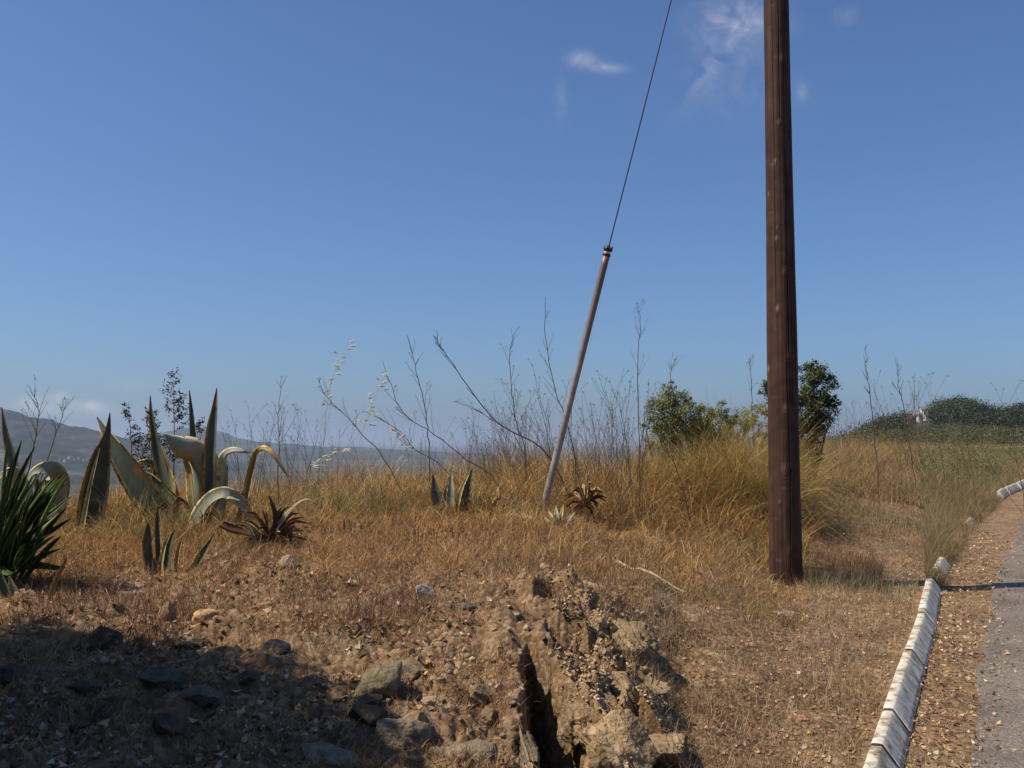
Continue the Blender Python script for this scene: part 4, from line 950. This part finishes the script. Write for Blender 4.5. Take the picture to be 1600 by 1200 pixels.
# stony layers on edge along the gully
SLAB = ["lowest", "second", "third", "fourth", "fifth", "sixth", "seventh", "eighth", "topmost"]
def crag(px, py, r_, hs, col, label, dims=None, grp=None, Yf=None, dz=0):
    Yv = Yf or Yg(px, py); q = at(px, py, Yv); q.z = float(ground_z(q.x, q.y, False))
    import bmesh
    bm = bmesh.new(); bmesh.ops.create_icosphere(bm, subdivisions=6, radius=1.0); V = np.array([tuple(v.co) for v in bm.verts]); T = np.array([[v.index for v in f.verts] for f in bm.faces]); bm.free()
    sd = rnd.randint(0, 9999); N0 = V.copy(); x, y, z = V.T
    for p_ in rng.normal(size=(16, 3)):
        p_ = p_ / np.linalg.norm(p_); V = V - np.maximum(V @ p_ - rng.uniform(.5, .85), 0)[:, None] * p_[None, :]
    x, y, z = V.T
    ax = np.array([.86, .12, .35]) + rng.normal(0, .12, 3); ph = (V @ ax) * 5.5 + .7 * fbm(x * 1.5 + z, y * 1.5 - z, 3, sd)
    li = np.floor(ph); fr_ = ph - li; hh = _h(li, li * 0 + 3, sd); h2 = _h(li, li * 0 + 8, sd)
    d = .26 * (hh - .6) - .12 * (ss(.82, 1.0, fr_)) + .16 * fbm(x * 1.6 + z * 1.3, y * 1.6 - z * 1.1, 3, sd + 1) + .10 * np.round(fbm(y * 3.4 + x, z * 3.4, 2, sd + 2) * 3) / 3 + .035 * fbm(x * 14 + z * 9, y * 14 - z * 11, 3, sd + 4)
    V = V * (1 + d)[:, None] * np.array([r_, r_ * 1.15, r_ * hs]) * 1.18
    V[:, 0] += V[:, 2] * .15
    C = np.array(col)[None] * (.72 + .5 * h2 + .30 * fbm(x * 6, y * 6 + z * 4, 3, sd + 8))[:, None]
    if dims: V = V / np.array([r_, r_ * 1.15, r_ * hs]) / 1.18 * np.array(dims); V[:, 0] -= V[:, 1] * .06
    V += np.array([q.x, q.y, q.z - r_ * hs * .22 + dz])
    o = mesh_obj('crag', V, T, MAT['stone'], None, False, C); tag(o, label, "rock", grp or "crumbly rock lumps right of the gully")
for k, Yv in enumerate([3.25, 3.6, 3.95, 4.35, 4.8, 5.25, 5.7]):
    x0 = .10 - (Yv - 3) * .062 + rnd.uniform(-.02, .02); px_ = 800 + F * x0 / Yv
    crag(px_, 0, .1, 1, [(.24, .18, .12), (.32, .23, .15), (.20, .155, .11), (.36, .26, .18)][k % 4], SLAB[k] + " rough rock layer on edge along the gully's left wall, counting up from the frame", dims=(.055 - .004 * k, .28, .13 - .008 * k), grp="rock layers along the gully", Yf=Yv, dz=-.02)
CT_ = (.33, .235, .14)
for (px, py, r_, hs, lab) in [(800, 1010, .09, .6, "crumbly knob left of the slab edges near the gully's head"), (868, 925, .15, .9, "crumbly tan lump at the very top of the outcrop"), (925, 935, .17, .8, "crumbly lump right of the outcrop's top, above its right shoulder"), (842, 985, .09, .9, "small knobbly lump at the head of the gully, left edge of the outcrop"),
        (905, 1000, .15, .9, "rough lump in the upper middle of the outcrop"), (965, 1010, .16, .75, "rough lump forming the outcrop's right shoulder"), (960, 1090, .16, .9, "pitted lump in the middle of the outcrop, right of the dark hollow"),
        (1005, 1085, .13, .7, "low lump on the right flank of the outcrop"), (965, 1175, .13, 1.0, "pillar-like lump between the two dark hollows at the bottom"), (888, 1062, .085, 1.0, "small jutting lump on the right rim of the gully, halfway down"), (912, 1125, .09, 1.0, "jutting lump on the right rim of the gully near the bottom"), (935, 960, .10, .9, "small lump between the two highest lumps and the middle one"), (1040, 1170, .10, .6, "lowest lump at the outcrop's right foot")]:
    ff = rnd.uniform(.8, 1.1); crag(px, py, r_ * 1.22, hs, tuple(c * ff for c in CT_), lab)
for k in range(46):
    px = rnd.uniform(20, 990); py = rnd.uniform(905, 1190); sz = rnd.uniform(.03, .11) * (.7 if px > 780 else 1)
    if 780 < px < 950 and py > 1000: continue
    rk(px, py, sz * 1.3, sz, sz * rnd.uniform(.5, .9), rnd.choice([(.30, .20, .12), (.24, .17, .11), (.34, .24, .15), (.20, .14, .09)]) if not (px < 640 and py > 1010) else (.11, .085, .06), "brown half-buried stone among the litter of the bank", rot=rnd.uniform(0, 3), tilt=(rnd.uniform(-.3, .3), 0), group='half-buried stones of the bank', sink=.42)  # stones within the tree's shadow painted darker, shade put into their colour
# bleached stick
mb = MB(); C = cr([tuple(at(*p) + Vector((0, 0, .0))) for p in [(965, 868, 7.9), (1000, 884, 7.5), (1035, 896, 7.3), (1072, 905, 7.2)]], 12)
C[:, 2] = ground_z(C[:, 0], C[:, 1]) + .03; tube(mb, C, np.linspace(.014, .007, 13), 6, (.5, .42, .32)); st = mb.build('stick', MAT['stem'])
tag(st, "bleached fallen stick lying on the dry grass right of the mound", "stick")

# ------------------------------------------------------------------ grass and litter (stuff)
GOLD = [(.66, .42, .14), (.54, .30, .09), (.40, .19, .055), (.68, .52, .25), (.26, .12, .045)]
def scat(n, p0, p1, y0, y1, power=1.0):
    px = rng.uniform(p0, p1, n); t = rng.random(n); Yv = y0 * (y1 / y0) ** t if power == 1 else y0 + (y1 - y0) * t
    X = (px - 800) / F * Yv; return px, X, Yv
def keep_left(X, Yv, m=.1): return X < kerb_x(Yv) - m
def grass(name, n, p0, p1, y0, y1, hfun, width, palette, weights, label, lean=.35, curve=.9, cut=None, mat='grass', green=None, power=1, segs=3):
    px, X, Yv = scat(n, p0, p1, y0, y1, power); k = keep_left(X, Yv)
    if cut is not None: k &= cut(px, X, Yv)
    px, X, Yv = px[k], X[k], Yv[k]; m = len(X)
    h = hfun(px, X, Yv) * rng.uniform(.45, 1.1, m) * (.8 + .5 * vn(X * 3, Yv * 3, 91))
    root = np.stack([X, Yv, ground_z(X, Yv) - .01], -1)
    c = pal(m, palette, weights, .2)
    patch = ss(.35, .7, vn(X * .9, Yv * .7, 15))[:, None]; c = c * (1 - .22 * patch)
    if green is not None:
        gsel = rng.random(m) < green(px, X, Yv); c[gsel] = pal(int(gsel.sum()), [(.16, .18, .07), (.12, .15, .06), (.22, .22, .12)], None, .2)
    V, Q, C = blades(root, h, width * (1 + Yv * .06), np.abs(rng.normal(0, lean, m)), rng.uniform(0, 6.28, m), rng.normal(curve, .5, m), segs, c)
    o = mesh_obj(name, V, Q, MAT[mat], None, False, C); tag(o, label, "grass", None, 'stuff'); return o
hb = lambda px, X, Y: np.interp(px, [0, 200, 400, 560, 700, 800, 900, 1000, 1100, 1200, 1300, 1420, 1600], [.42, .42, .46, .56, .54, .66, .84, .95, 1.0, .95, .6, .4, .3]) * (.22 + .78 * ss(7.6, 9.8, Y + 1.4 * ss(560, 250, px) - 1.7 * ss(800, 1050, px)))
clump = lambda X, Y, f, sd: .45 + 1.1 * vn(X * f, Y * f, sd) ** 1.3
grass('dry_grass', 62000, 60, 1260, 7.1, 15.5, lambda px, X, Y: hb(px, X, Y) * clump(X, Y, 2.2, 31), .0040, GOLD + [(.12, .06, .03), (.60, .50, .32)], [4, 4, 3, 2, 2, 2, 1], "tangled golden straw covering the top of the bank", lean=.55, curve=1.2, green=lambda px, X, Y: .04 + .45 * ss(.5, .75, vn(X * 1.1 + 3, Y * 1.1, 19)),
      cut=lambda px, X, Y: rng.random(len(px)) < .25 + .75 * ss(7.0, 9.0, Y + 1.0 * ss(560, 250, px) - 1.2 * ss(800, 1050, px)))
grass('dry_grass', 46000, 60, 1240, 7.0, 13, lambda px, X, Y: hb(px, X, Y) * 1.05, .0022, GOLD + [(.18, .09, .04)], [2, 4, 4, 1, 2, 2], "finer orange-brown curling grass mixed into the golden straw", lean=.9, curve=2.4, green=lambda px, X, Y: .04 + .3 * ss(.5, .75, vn(X * 1.1 + 3, Y * 1.1, 19)), segs=5)
grass('dry_grass', 24000, 60, 1240, 6.8, 12.5, lambda px, X, Y: hb(px, X, Y) * .7, .0035, [(.15, .07, .05), (.10, .05, .04), (.22, .12, .08), (.17, .15, .07)], None, "dark reddish dead weeds tangled in the straw", lean=.7, curve=1.5, segs=4, cut=lambda px, X, Y: vn(X * 1.8, Y * 1.8, 17) > .42)
grass('field_grass', 80000, 1200, 1750, 11.5, 45, lambda px, X, Y: clump(X, Y, 1.4, 33) * np.interp(Y, [11, 14, 17, 20, 30, 50], [.10, .18, .45, .75, .7, .6]) * np.interp(px, [1200, 1330, 1450, 1600], [1, 1, .7, .55]), .0034, [(.52, .31, .13), (.42, .24, .11), (.28, .16, .08), (.56, .42, .22), (.14, .09, .05)], [4, 4, 2, 2, 2],
      "dry field grass right of the pole with dull green weeds in it", lean=.5, curve=1.2, green=lambda px, X, Y: np.clip(.10 + .55 * ss(1380, 1520, px) * ss(12, 17, Y) + .45 * ss(.5, .8, vn(X * .7, Y * .5, 8)), 0, .85))
grass('verge_grass', 125000, 760, 1530, 3.5, 13, lambda px, X, Y: .06 + .11 * vn(X * 2.4, Y * 2.4, 7) ** 1.5 + .05 * ss(7.5, 12, Y), .0026, [(.58, .41, .22), (.42, .27, .14), (.22, .13, .07), (.68, .54, .34), (.28, .24, .12), (.13, .08, .05)], [3, 4, 3, 2, 1.5, 2],
      "flattened short straw on the verge between the gully and the kerb", lean=1.45, curve=.5, cut=lambda px, X, Y: ((X > .52) | (Y > 6.3)) & (rng.random(len(px)) < .35 + .75 * vn(X * 3, Y * 3, 71)), segs=3)
grass('bank_straw', 110000, -150, 1010, 3.5, 8.6, lambda px, X, Y: .08 + .10 * ss(5.5, 8.5, Y), .0030, [(.60, .39, .18), (.42, .23, .10), (.22, .12, .06), (.66, .49, .28), (.20, .08, .06)], [3, 4, 3, 2, 1],
      "straw and thin reddish weeds matted over the stony bank", lean=1.0, curve=.9, cut=lambda px, X, Y: (rng.random(len(px)) < .16 + .8 * ss(.40, .75, vn(X * 3.0, Y * 3.0, 55)) + .9 * ss(4.9, 6.8, Y)) & ((px < 800) | (Y > 5.9) | (rng.random(len(px)) < .12)), segs=3)
grass('bank_tangle', 26000, 60, 720, 6.3, 9.0, lambda px, X, Y: .16 + .16 * vn(X * 2.6, Y * 2.6, 23), .0032, GOLD + [(.14, .07, .04), (.20, .19, .09)], [3, 4, 4, 2, 3, 2, 1], "knee-high tangle of straw and dead stems round the agaves", lean=.8, curve=1.8, segs=4,
      cut=lambda px, X, Y: (rng.random(len(px)) < .15 + .85 * ss(.4, .7, vn(X * 2, Y * 2, 29))) & (rng.random(len(px)) > .85 * (((px > 212) & (px < 348) & (Y < 7.3)) | ((px > 350) & (px < 505) & (Y < 8.0)) | ((px > 520) & (px < 680) & (Y < 8.6)))))
grass('tall_grass', 34000, 1000, 1212, 11.4, 13.6, lambda px, X, Y: np.interp(px, [1000, 1060, 1120, 1190, 1212], [.7, .95, 1.2, 1.5, 1.55]) * rng.uniform(.55, 1.1, len(px)), .0045, [(.52, .40, .12), (.38, .35, .11), (.64, .46, .17), (.24, .25, .08), (.50, .27, .08), (.40, .20, .07)], None,
      "tall yellow-green grass thicket between the round shrub and the wooden pole", lean=.5, curve=1.3, segs=4, cut=lambda px, X, Y: rng.random(len(px)) < clump(X, Y, 3.0, 88) - .15)
grass('dead_weeds', 15000, -100, 1000, 4.6, 8.2, lambda px, X, Y: .20 + .12 * vn(X * 5, Y * 5, 3), .0026, [(.12, .06, .04), (.20, .11, .07), (.28, .17, .09), (.09, .05, .04)], None, "dark dead weed tufts standing in clumps on the stony bank", lean=.55, curve=.8,
      cut=lambda px, X, Y: vn(X * 3.3, Y * 3.3, 58) > .60)
grass('green_tufts', 22000, 1080, 1500, 8.5, 24, lambda px, X, Y: np.full(len(px), .22), .0030, [(.17, .19, .10), (.22, .23, .14), (.12, .15, .07)], None, "loose grey-green weed tufts scattered in the verge and field", lean=.5, curve=.7,
      cut=lambda px, X, Y: vn(X * 1.3, Y * .9, 66) > .62)
grass('verge_tufts', 9000, 1050, 1420, 4.2, 9.5, lambda px, X, Y: np.full(len(px), .07), .0022, [(.15, .17, .08), (.13, .06, .06), (.18, .08, .06), (.20, .19, .10)], None, "little purple and green weed tufts in the verge straw", lean=.7, curve=.6,
      cut=lambda px, X, Y: vn(X * 3, Y * 3, 68) > .74)
# tall roadside weeds by the kerb's far end
grass('roadside_weeds', 16000, 1440, 1640, 10.2, 24, lambda px, X, Y: np.full(len(px), .42), .002, [(.38, .28, .15), (.28, .2, .1), (.2, .2, .09)], None, "wispy tall grass growing over the kerb at the road bend", lean=.3, curve=.6,
      cut=lambda px, X, Y: (X > kerb_x(Y) - 1.6) & (X < kerb_x(Y) - .1))
_k0 = keep_left; keep_left = lambda X, Yv, m=.1: np.ones(len(X), bool)
grass('kerb_weeds', 60000, 1440, 1640, 9.35, 24, lambda px, X, Y: np.full(len(px), .15), .0028, [(.48, .34, .17), (.34, .22, .11), (.2, .2, .09), (.2, .12, .06)], None, 'low straw growing over the gaps in the kerb line', lean=.6, curve=.9,
      cut=lambda px, X, Y: (X > kerb_x(Y) - .25) & (X < kerb_x(Y) + .12) & ~((Y > 10.0) & (Y < 10.7) & (X > kerb_x(Y) - .03)))
keep_left = _k0
# dead dark weeds at the foot of the pole
grass('pole_weeds', 2600, 1235, 1375, 8.7, 10.2, lambda px, X, Y: np.full(len(px), .22), .002, [(.14, .08, .05), (.24, .15, .08), (.10, .05, .04)], None, "dark dead weeds at the right foot of the wooden pole", lean=.5, curve=.4)
_kl = keep_left; keep_left = lambda X, Yv, m=.1: np.ones(len(X), bool)
grass('gutter_straw', 30000, 1340, 1640, 3.6, 16, lambda px, X, Y: np.full(len(px), .06), .0028, [(.52, .36, .18), (.36, .22, .11), (.2, .12, .06), (.6, .48, .3), (.16, .19, .07)], [3, 3, 2, 2, 1], "straw and little weeds in the strip between kerb and asphalt", lean=1.2, curve=.5,
      cut=lambda px, X, Y: (X > kerb_x(Y) + .09) & (rng.random(len(px)) < np.clip(1.1 - (X - kerb_x(Y)) / np.interp(Y, [4, 6.6, 10, 14], [.46, .58, .75, .95]), 0, 1)))
keep_left = _kl
# leaf litter, chips, gravel
def chips(name, n, p0, p1, y0, y1, size, palette, weights, label, cat, cut=None, asp=.55, flat=.35, lift=.006, right=False, mat='litter', bend=.25):
    px, X, Yv = scat(n, p0, p1, y0, y1)
    k = np.ones(n, bool) if right else keep_left(X, Yv)
    if cut is not None: k &= cut(px, X, Yv)
    X, Yv = X[k], Yv[k]; m = len(X); P = np.stack([X, Yv, ground_z(X, Yv) + lift], -1)
    e = .02; gx = (ground_z(X + e, Yv, False) - ground_z(X - e, Yv, False)) / (2 * e)
    nn_ = np.stack([-gx, np.full(m, -.1), np.ones(m)], -1) + rng.normal(size=(m, 3)) * flat
    V, T, C = flakes(P, rng.uniform(size[0], size[1], m) * (1 + .05 * Yv), rng.uniform(asp * .6, asp * 1.3, m), nn_, pal(m, palette, weights, .2), bend)
    o = mesh_obj(name, V, T, MAT[mat], None, False, C); tag(o, label, cat, None, 'stuff')
LC = [(.50, .32, .16), (.27, .17, .10), (.16, .10, .06), (.50, .38, .25), (.28, .15, .09), (.55, .47, .35)]
chips('leaf_litter', 12000, 940, 1560, 3.4, 12, (.008, .03), LC, [4, 4, 3, 2, 2, 1], "dead leaves strewn over the mown verge", "dead leaves", cut=lambda px, X, Y: (X > .5) & (rng.random(len(px)) < .35 + .65 * vn(X * 1.5, Y * 1.5, 3)))
chips('leaf_litter', 17000, -200, 1010, 3.2, 8.5, (.01, .045), LC, [4, 4, 3, 2, 2, 1], "dead leaves and bark flakes on the stony bank", "dead leaves", flat=.7, cut=lambda px, X, Y: rng.random(len(px)) < ss(.3, .8, vn(X * 3, Y * 3, 4)))
chips('gutter_leaves', 7500, 1330, 1640, 3.6, 14, (.010, .032), LC, [3, 4, 3, 2, 3, 1], "curled brown leaves filling the strip between kerb and asphalt", "dead leaves", right=True, lift=.024, flat=.5,
      cut=lambda px, X, Y: (X > kerb_x(Y) + .08) & (rng.random(len(px)) < np.clip(1.25 - (X - kerb_x(Y)) / np.interp(Y, [4, 6.6, 10, 14], [.48, .62, .8, 1.0]), 0.005, 1)))
chips('mulch', 5000, 1100, 1205, 9.6, 12, (.03, .06), [(.55, .38, .2), (.42, .27, .13)], None, "pale heap of dry leaf chips left of the pole", "dead leaves", cut=lambda px, X, Y: rng.random(len(px)) < .8)
grass('gutter_weeds', 0 + 1500, 1380, 1560, 3.8, 10, lambda px, X, Y: np.full(len(px), .05), .002, [(.10, .14, .04)], None, "small green weeds along the kerb foot") if False else None
def pebbles(name, n, p0, p1, y0, y1, size, palette, label, cut=None):
    px, X, Yv = scat(n, p0, p1, y0, y1); k = keep_left(X, Yv)
    if cut is not None: k &= cut(px, X, Yv)
    X, Yv = X[k], Yv[k]; m = len(X)
    o8 = np.array([[1, 0, 0], [0, 1, 0], [-1, 0, 0], [0, -1, 0], [0, 0, 1], [0, 0, -1], ], float)
    f8 = np.array([[0, 1, 4], [1, 2, 4], [2, 3, 4], [3, 0, 4], [1, 0, 5], [2, 1, 5], [3, 2, 5], [0, 3, 5]])
    s = rng.uniform(size[0], size[1], m) ** 1.0; sc = np.stack([s, s * rng.uniform(.5, 1, m), s * rng.uniform(.3, .7, m)], -1) * .5
    V = o8[None] * (1 + rng.uniform(-.35, .35, (m, 6, 1))) * sc[:, None, :]; a = rng.uniform(0, 6.28, m); c_, s_ = np.cos(a), np.sin(a)
    V = np.stack([V[..., 0] * c_[:, None] - V[..., 1] * s_[:, None], V[..., 0] * s_[:, None] + V[..., 1] * c_[:, None], V[..., 2] + V[..., 0] * rng.normal(0, .3, (m, 1))], -1)
    V += np.stack([X, Yv, ground_z(X, Yv) + s * .08], -1)[:, None, :]
    T = (np.arange(m)[:, None, None] * 6 + f8[None]).reshape(-1, 3)
    o = mesh_obj(name, V.reshape(-1, 3), T, MAT['stone'], None, False, np.repeat(pal(m, palette, None, .25), 6, axis=0)); tag(o, label, "gravel", None, 'stuff')
SC = [(.36, .26, .17), (.26, .19, .12), (.44, .35, .25), (.18, .14, .10), (.30, .27, .22), (.40, .27, .16)]
pebbles('gravel', 3000, -200, 1060, 3.1, 7.4, (.01, .06), SC, "broken stones and chips covering the bank", cut=lambda px, X, Y: rng.random(len(px)) < ss(.3, .85, vn(X * 2.3, Y * 2.3, 12)))
pebbles('gravel', 9000, 800, 1040, 3.1, 6.6, (.008, .035), [(.42, .31, .19), (.34, .24, .14), (.50, .40, .27)], "crumbly tan clods on the mound right of the gully", cut=lambda px, X, Y: (X > .22) & (X < .75))

# scrub in the right distance and woods on the hill: uncountable masses
def mass(name, n, p0, p1, y0, y1, rpx, leaf, palette, label, cat, per=60, hmul=1.0, cut=None):
    px = rng.uniform(p0, p1, n); Yv = rng.uniform(y0, y1, n); X = (px - 800) / F * Yv
    if cut is not None:
        k = cut(px, X, Yv); px, X, Yv = px[k], X[k], Yv[k]; n = len(X)
    r_ = rng.uniform(rpx[0], rpx[1], n); z = ground_z(X, Yv, False)
    P = []; Nn = []; C = []
    base = pal(n, palette, None, .25)
    d = rng.normal(size=(n, per, 3)); d /= np.linalg.norm(d, axis=2)[..., None]
    rr = (r_[:, None] * rng.uniform(.55, 1.1, (n, per)) * (1 + .3 * np.sin(d[..., 0] * 5 + r_[:, None] * 9)))[..., None]
    P = np.stack([X, Yv, z + r_ * .55 * hmul], -1)[:, None, :] + d * rr * np.array([1, 1, .8 * hmul])
    C = base[:, None, :] * rng.uniform(.7, 1.3, (n, per, 1))
    P = P.reshape(-1, 3); V, T, CC = flakes(P, np.repeat(r_ * leaf, per), .7, d.reshape(-1, 3) + rng.normal(size=(n * per, 3)) * .5, C.reshape(-1, 3), .1)
    o = mesh_obj(name, V, T, MAT['leaf'], None, False, CC); tag(o, label, cat, None, 'stuff')
mass('woods', 1500, 1260, 1900, 400, 640, (2.5, 7.5), .13, [(.022, .036, .015), (.035, .05, .02), (.05, .06, .028)], "dark evergreen woods covering the hill at the right", "woods", 170, .9, cut=lambda px, X, Y: ~((px > 1415) & (px < 1462) & (Y < 575)))
mass('scrub', 900, 1290, 1850, 170, 420, (.8, 2.2), .12, [(.045, .06, .022), (.07, .085, .03), (.13, .11, .05), (.03, .045, .018)], "darker scrub at the foot of the wooded hill", "scrub", 110, .8)
mass('scrub', 1500, 1270, 1850, 48, 170, (.3, 1.1), .11, [(.05, .075, .025), (.09, .11, .04), (.16, .15, .06), (.12, .085, .05)], "mixed green and brown scrub below the wooded hill", "scrub", 130, .9, cut=lambda px, X, Y: X < kerb_x(Y) - 1.5)
mass('green_weeds', 300, 1430, 1720, 20, 42, (.12, .36), .12, [(.12, .15, .05), (.16, .17, .07), (.22, .19, .09)], "green weeds in the field beside the road bend", "weeds", 150, 1.0, cut=lambda px, X, Y: (X < kerb_x(Y) - .6))

# ------------------------------------------------------------------ houses
def house(px, py, Y, w, d, h, roofc, wallc, label, name='house', group=None, rot=.3):
    q = at(px, py, Y); e = empty(name, q, label, "house", group); c, s = math.cos(rot), math.sin(rot)
    def tr(V): V = np.array(V, float); return np.stack([q.x + V[:, 0] * c - V[:, 1] * s, q.y + V[:, 0] * s + V[:, 1] * c, q.z + V[:, 2]], -1)
    a, b = w / 2, d / 2
    mb = MB(); mb.add(tr([(-a, -b, -2), (a, -b, -2), (a, b, -2), (-a, b, -2), (-a, -b, h), (a, -b, h), (a, b, h), (-a, b, h), (-a, 0, h * 1.3), (a, 0, h * 1.3)]), [(0, 1, 5, 4), (1, 2, 6, 5), (2, 3, 7, 6), (3, 0, 4, 7)], [(7, 4, 8), (5, 6, 9)], wallc); mb.build('wall', MAT['stem'], e)
    o = .3; mb = MB(); R = [(-a - o, -b - o, h - .05), (a + o, -b - o, h - .05), (a + o, 0, h * 1.3 + .12), (-a - o, 0, h * 1.3 + .12), (-a - o, b + o, h - .05), (a + o, b + o, h - .05)]
    R2 = [(x, y, z + .22) for x, y, z in R]; mb.add(tr(R + R2), [(0, 1, 2, 3), (3, 2, 5, 4), (6, 7, 8, 9), (9, 8, 11, 10), (0, 1, 7, 6), (4, 5, 11, 10), (0, 3, 9, 6), (3, 4, 10, 9), (1, 2, 8, 7), (2, 5, 11, 8)], None, roofc); mb.build('roof', MAT['stem'], e)
    if Y < 1000:
        for k in (-.28, .05, .3):
            mb = MB(); x = w * k; mb.add(tr([(x, -b - .03, h * .35), (x + w * .12, -b - .03, h * .35), (x + w * .12, -b - .03, h * .75), (x, -b - .03, h * .75)]), [(0, 1, 2, 3)], None, (.06, .07, .08)); mb.build('window', MAT['stem'], e)
house(1447, 652, 530, 6.2, 6, 4.4, (.52, .46, .40), (.60, .57, .52), "white house on the wooded hill at the right", rot=-.2)
house(1434, 655, 522, 4.6, 4, 2.6, (.60, .52, .46), (.78, .75, .68), "lower pale annex just left of and below the white house", rot=-.2)
house(1422, 657, 515, 5, 4, 2.0, (.55, .30, .22), (.6, .36, .3), "small pink-walled hut on the hillside left of the white house", rot=.1)
kz = 0
for k, (px, py) in enumerate([(95, 719), (103, 721), (110, 716), (118, 719), (125, 717), (133, 720), (138, 719)]):
    house(px, py, 3600, 16, 11, 6, (.45, .22, .16), (.42, .33, .29), "far tiny house of the village on the valley slope at the left", group="village houses on the valley slope", rot=rnd.uniform(-.6, .6))

# ------------------------------------------------------------------ tree outside the frame on the left throwing the big shadow, plus added sky-blocking canopy
def shade_tree(X0, Y0, blobs, label):
    e = empty('evergreen_tree', (X0, Y0, float(ground_z(X0, Y0))), label, "tree", "evergreen trees left of the bank")
    mb = MB(); g0 = float(ground_z(X0, Y0))
    tube(mb, [Vector((X0, Y0, g0 - .2)), Vector((X0 + .05, Y0, g0 + 1)), Vector((X0, Y0 + .1, g0 + 2.4))], [.2, .15, .08], 10, (.1, .07, .05))
    for b in blobs[:5]: tube(mb, [Vector((X0, Y0, g0 + 1)), Vector(b[:3])], [.08, .03], 6, (.1, .07, .05))
    mb.build('trunk', MAT['stem'], e, True)
    P = []; Nn = []
    for (x, y, z, r_) in blobs:
        m = int(5200 * r_ * r_); d = rng.normal(size=(m, 3)); d /= np.linalg.norm(d, axis=1)[:, None]
        P.append(np.array([x, y, z]) + d * (r_ * rng.uniform(.2, 1, m) ** .5 * (1 + .12 * np.sin(d[:, 0] * 7 + d[:, 2] * 5)))[:, None]); Nn.append(d + rng.normal(size=(m, 3)) * .6)
    P = np.vstack(P); V, T, C = flakes(P, rng.uniform(.09, .16, len(P)), .6, np.vstack(Nn), pal(len(P), GD)); mesh_obj('crown', V, T, MAT['leaf'], e, False, C)
k = 1 / math.tan(SUN_EL)
def caster(sx, sy, hz, r_):
    """crown blob whose shadow centre falls at (sx, sy) on ground level .5"""
    return (sx + math.sin(SUN_AZ) * k * (hz - .5), sy + math.cos(SUN_AZ) * k * (hz - .5), hz, r_)
shade_tree(-4.6, 3.0, [caster(-2.2, 3.9, 3.4, 1.0), caster(-3.0, 4.3, 3.2, .8), caster(-1.75, 3.7, 3.5, .95), caster(-1.5, 3.3, 3.6, .9), caster(-1.35, 2.5, 3.4, 1.0), caster(-2.6, 2.8, 3.3, 1.2), caster(-3.3, 3.4, 2.4, 1.2), (-5.2, 3.2, 1.2, 1.5), (-5.4, 1.2, 1.3, 1.6), (-6, 3, 4.6, 1.8), (-6.4, 1, 5.4, 2.0)], "dense evergreen tree whose shadow fills the lower left of the bank")  # low and far-left blobs added as a wall against sky light
shade_tree(-4.8, .8, [caster(-1.6, 1.4, 3.4, 1.2), caster(-2.8, .8, 3.2, 1.5), caster(-1.4, .0, 3.0, 1.2), caster(-2.6, 2.0, 3.0, 1.3), (-3.6, -1.8, 4.8, 1.8), (-1.6, -2.6, 5.2, 1.9), (.6, -3.2, 5.0, 1.8), (-4.6, -.4, 2.0, 1.6), (-4.6, -3, 2.6, 2.0)], "unseen second evergreen tree nearer the camera, its canopy added to block sky light")  # crowns above and behind the camera added to deepen the shade

# ------------------------------------------------------------------ haze
HAZE = 0.65e-4
if HAZE > 0:
    m = bpy.data.materials.new('haze'); m.use_nodes = True; nt = m.node_tree; nt.nodes.clear()
    o = N(nt, 'ShaderNodeOutputMaterial'); v = N(nt, 'ShaderNodeVolumePrincipled'); v.inputs['Density'].default_value = HAZE
    v.inputs['Color'].default_value = (.64, .79, 1.0, 1); v.inputs['Anisotropy'].default_value = .2
    L(nt, v.outputs[0], o.inputs['Volume'])
    a, y0, y1, z0, z1 = 40000, -400, 62000, -175, 420
    a2 = 560000
    V = [(-a2, y0, z0), (a2, y0, z0), (a2, y1, z0), (-a2, y1, z0), (-a2, y0, z1), (a2, y0, z1), (a2, y1, z1), (-a2, y1, z1)]
    hz = mesh_obj('haze', V, np.array([(0, 3, 2, 1), (4, 5, 6, 7), (0, 1, 5, 4), (1, 2, 6, 5), (2, 3, 7, 6), (3, 0, 4, 7)]), m)
    tag(hz, "thin blue summer haze filling the valley air", "haze", None, 'stuff')
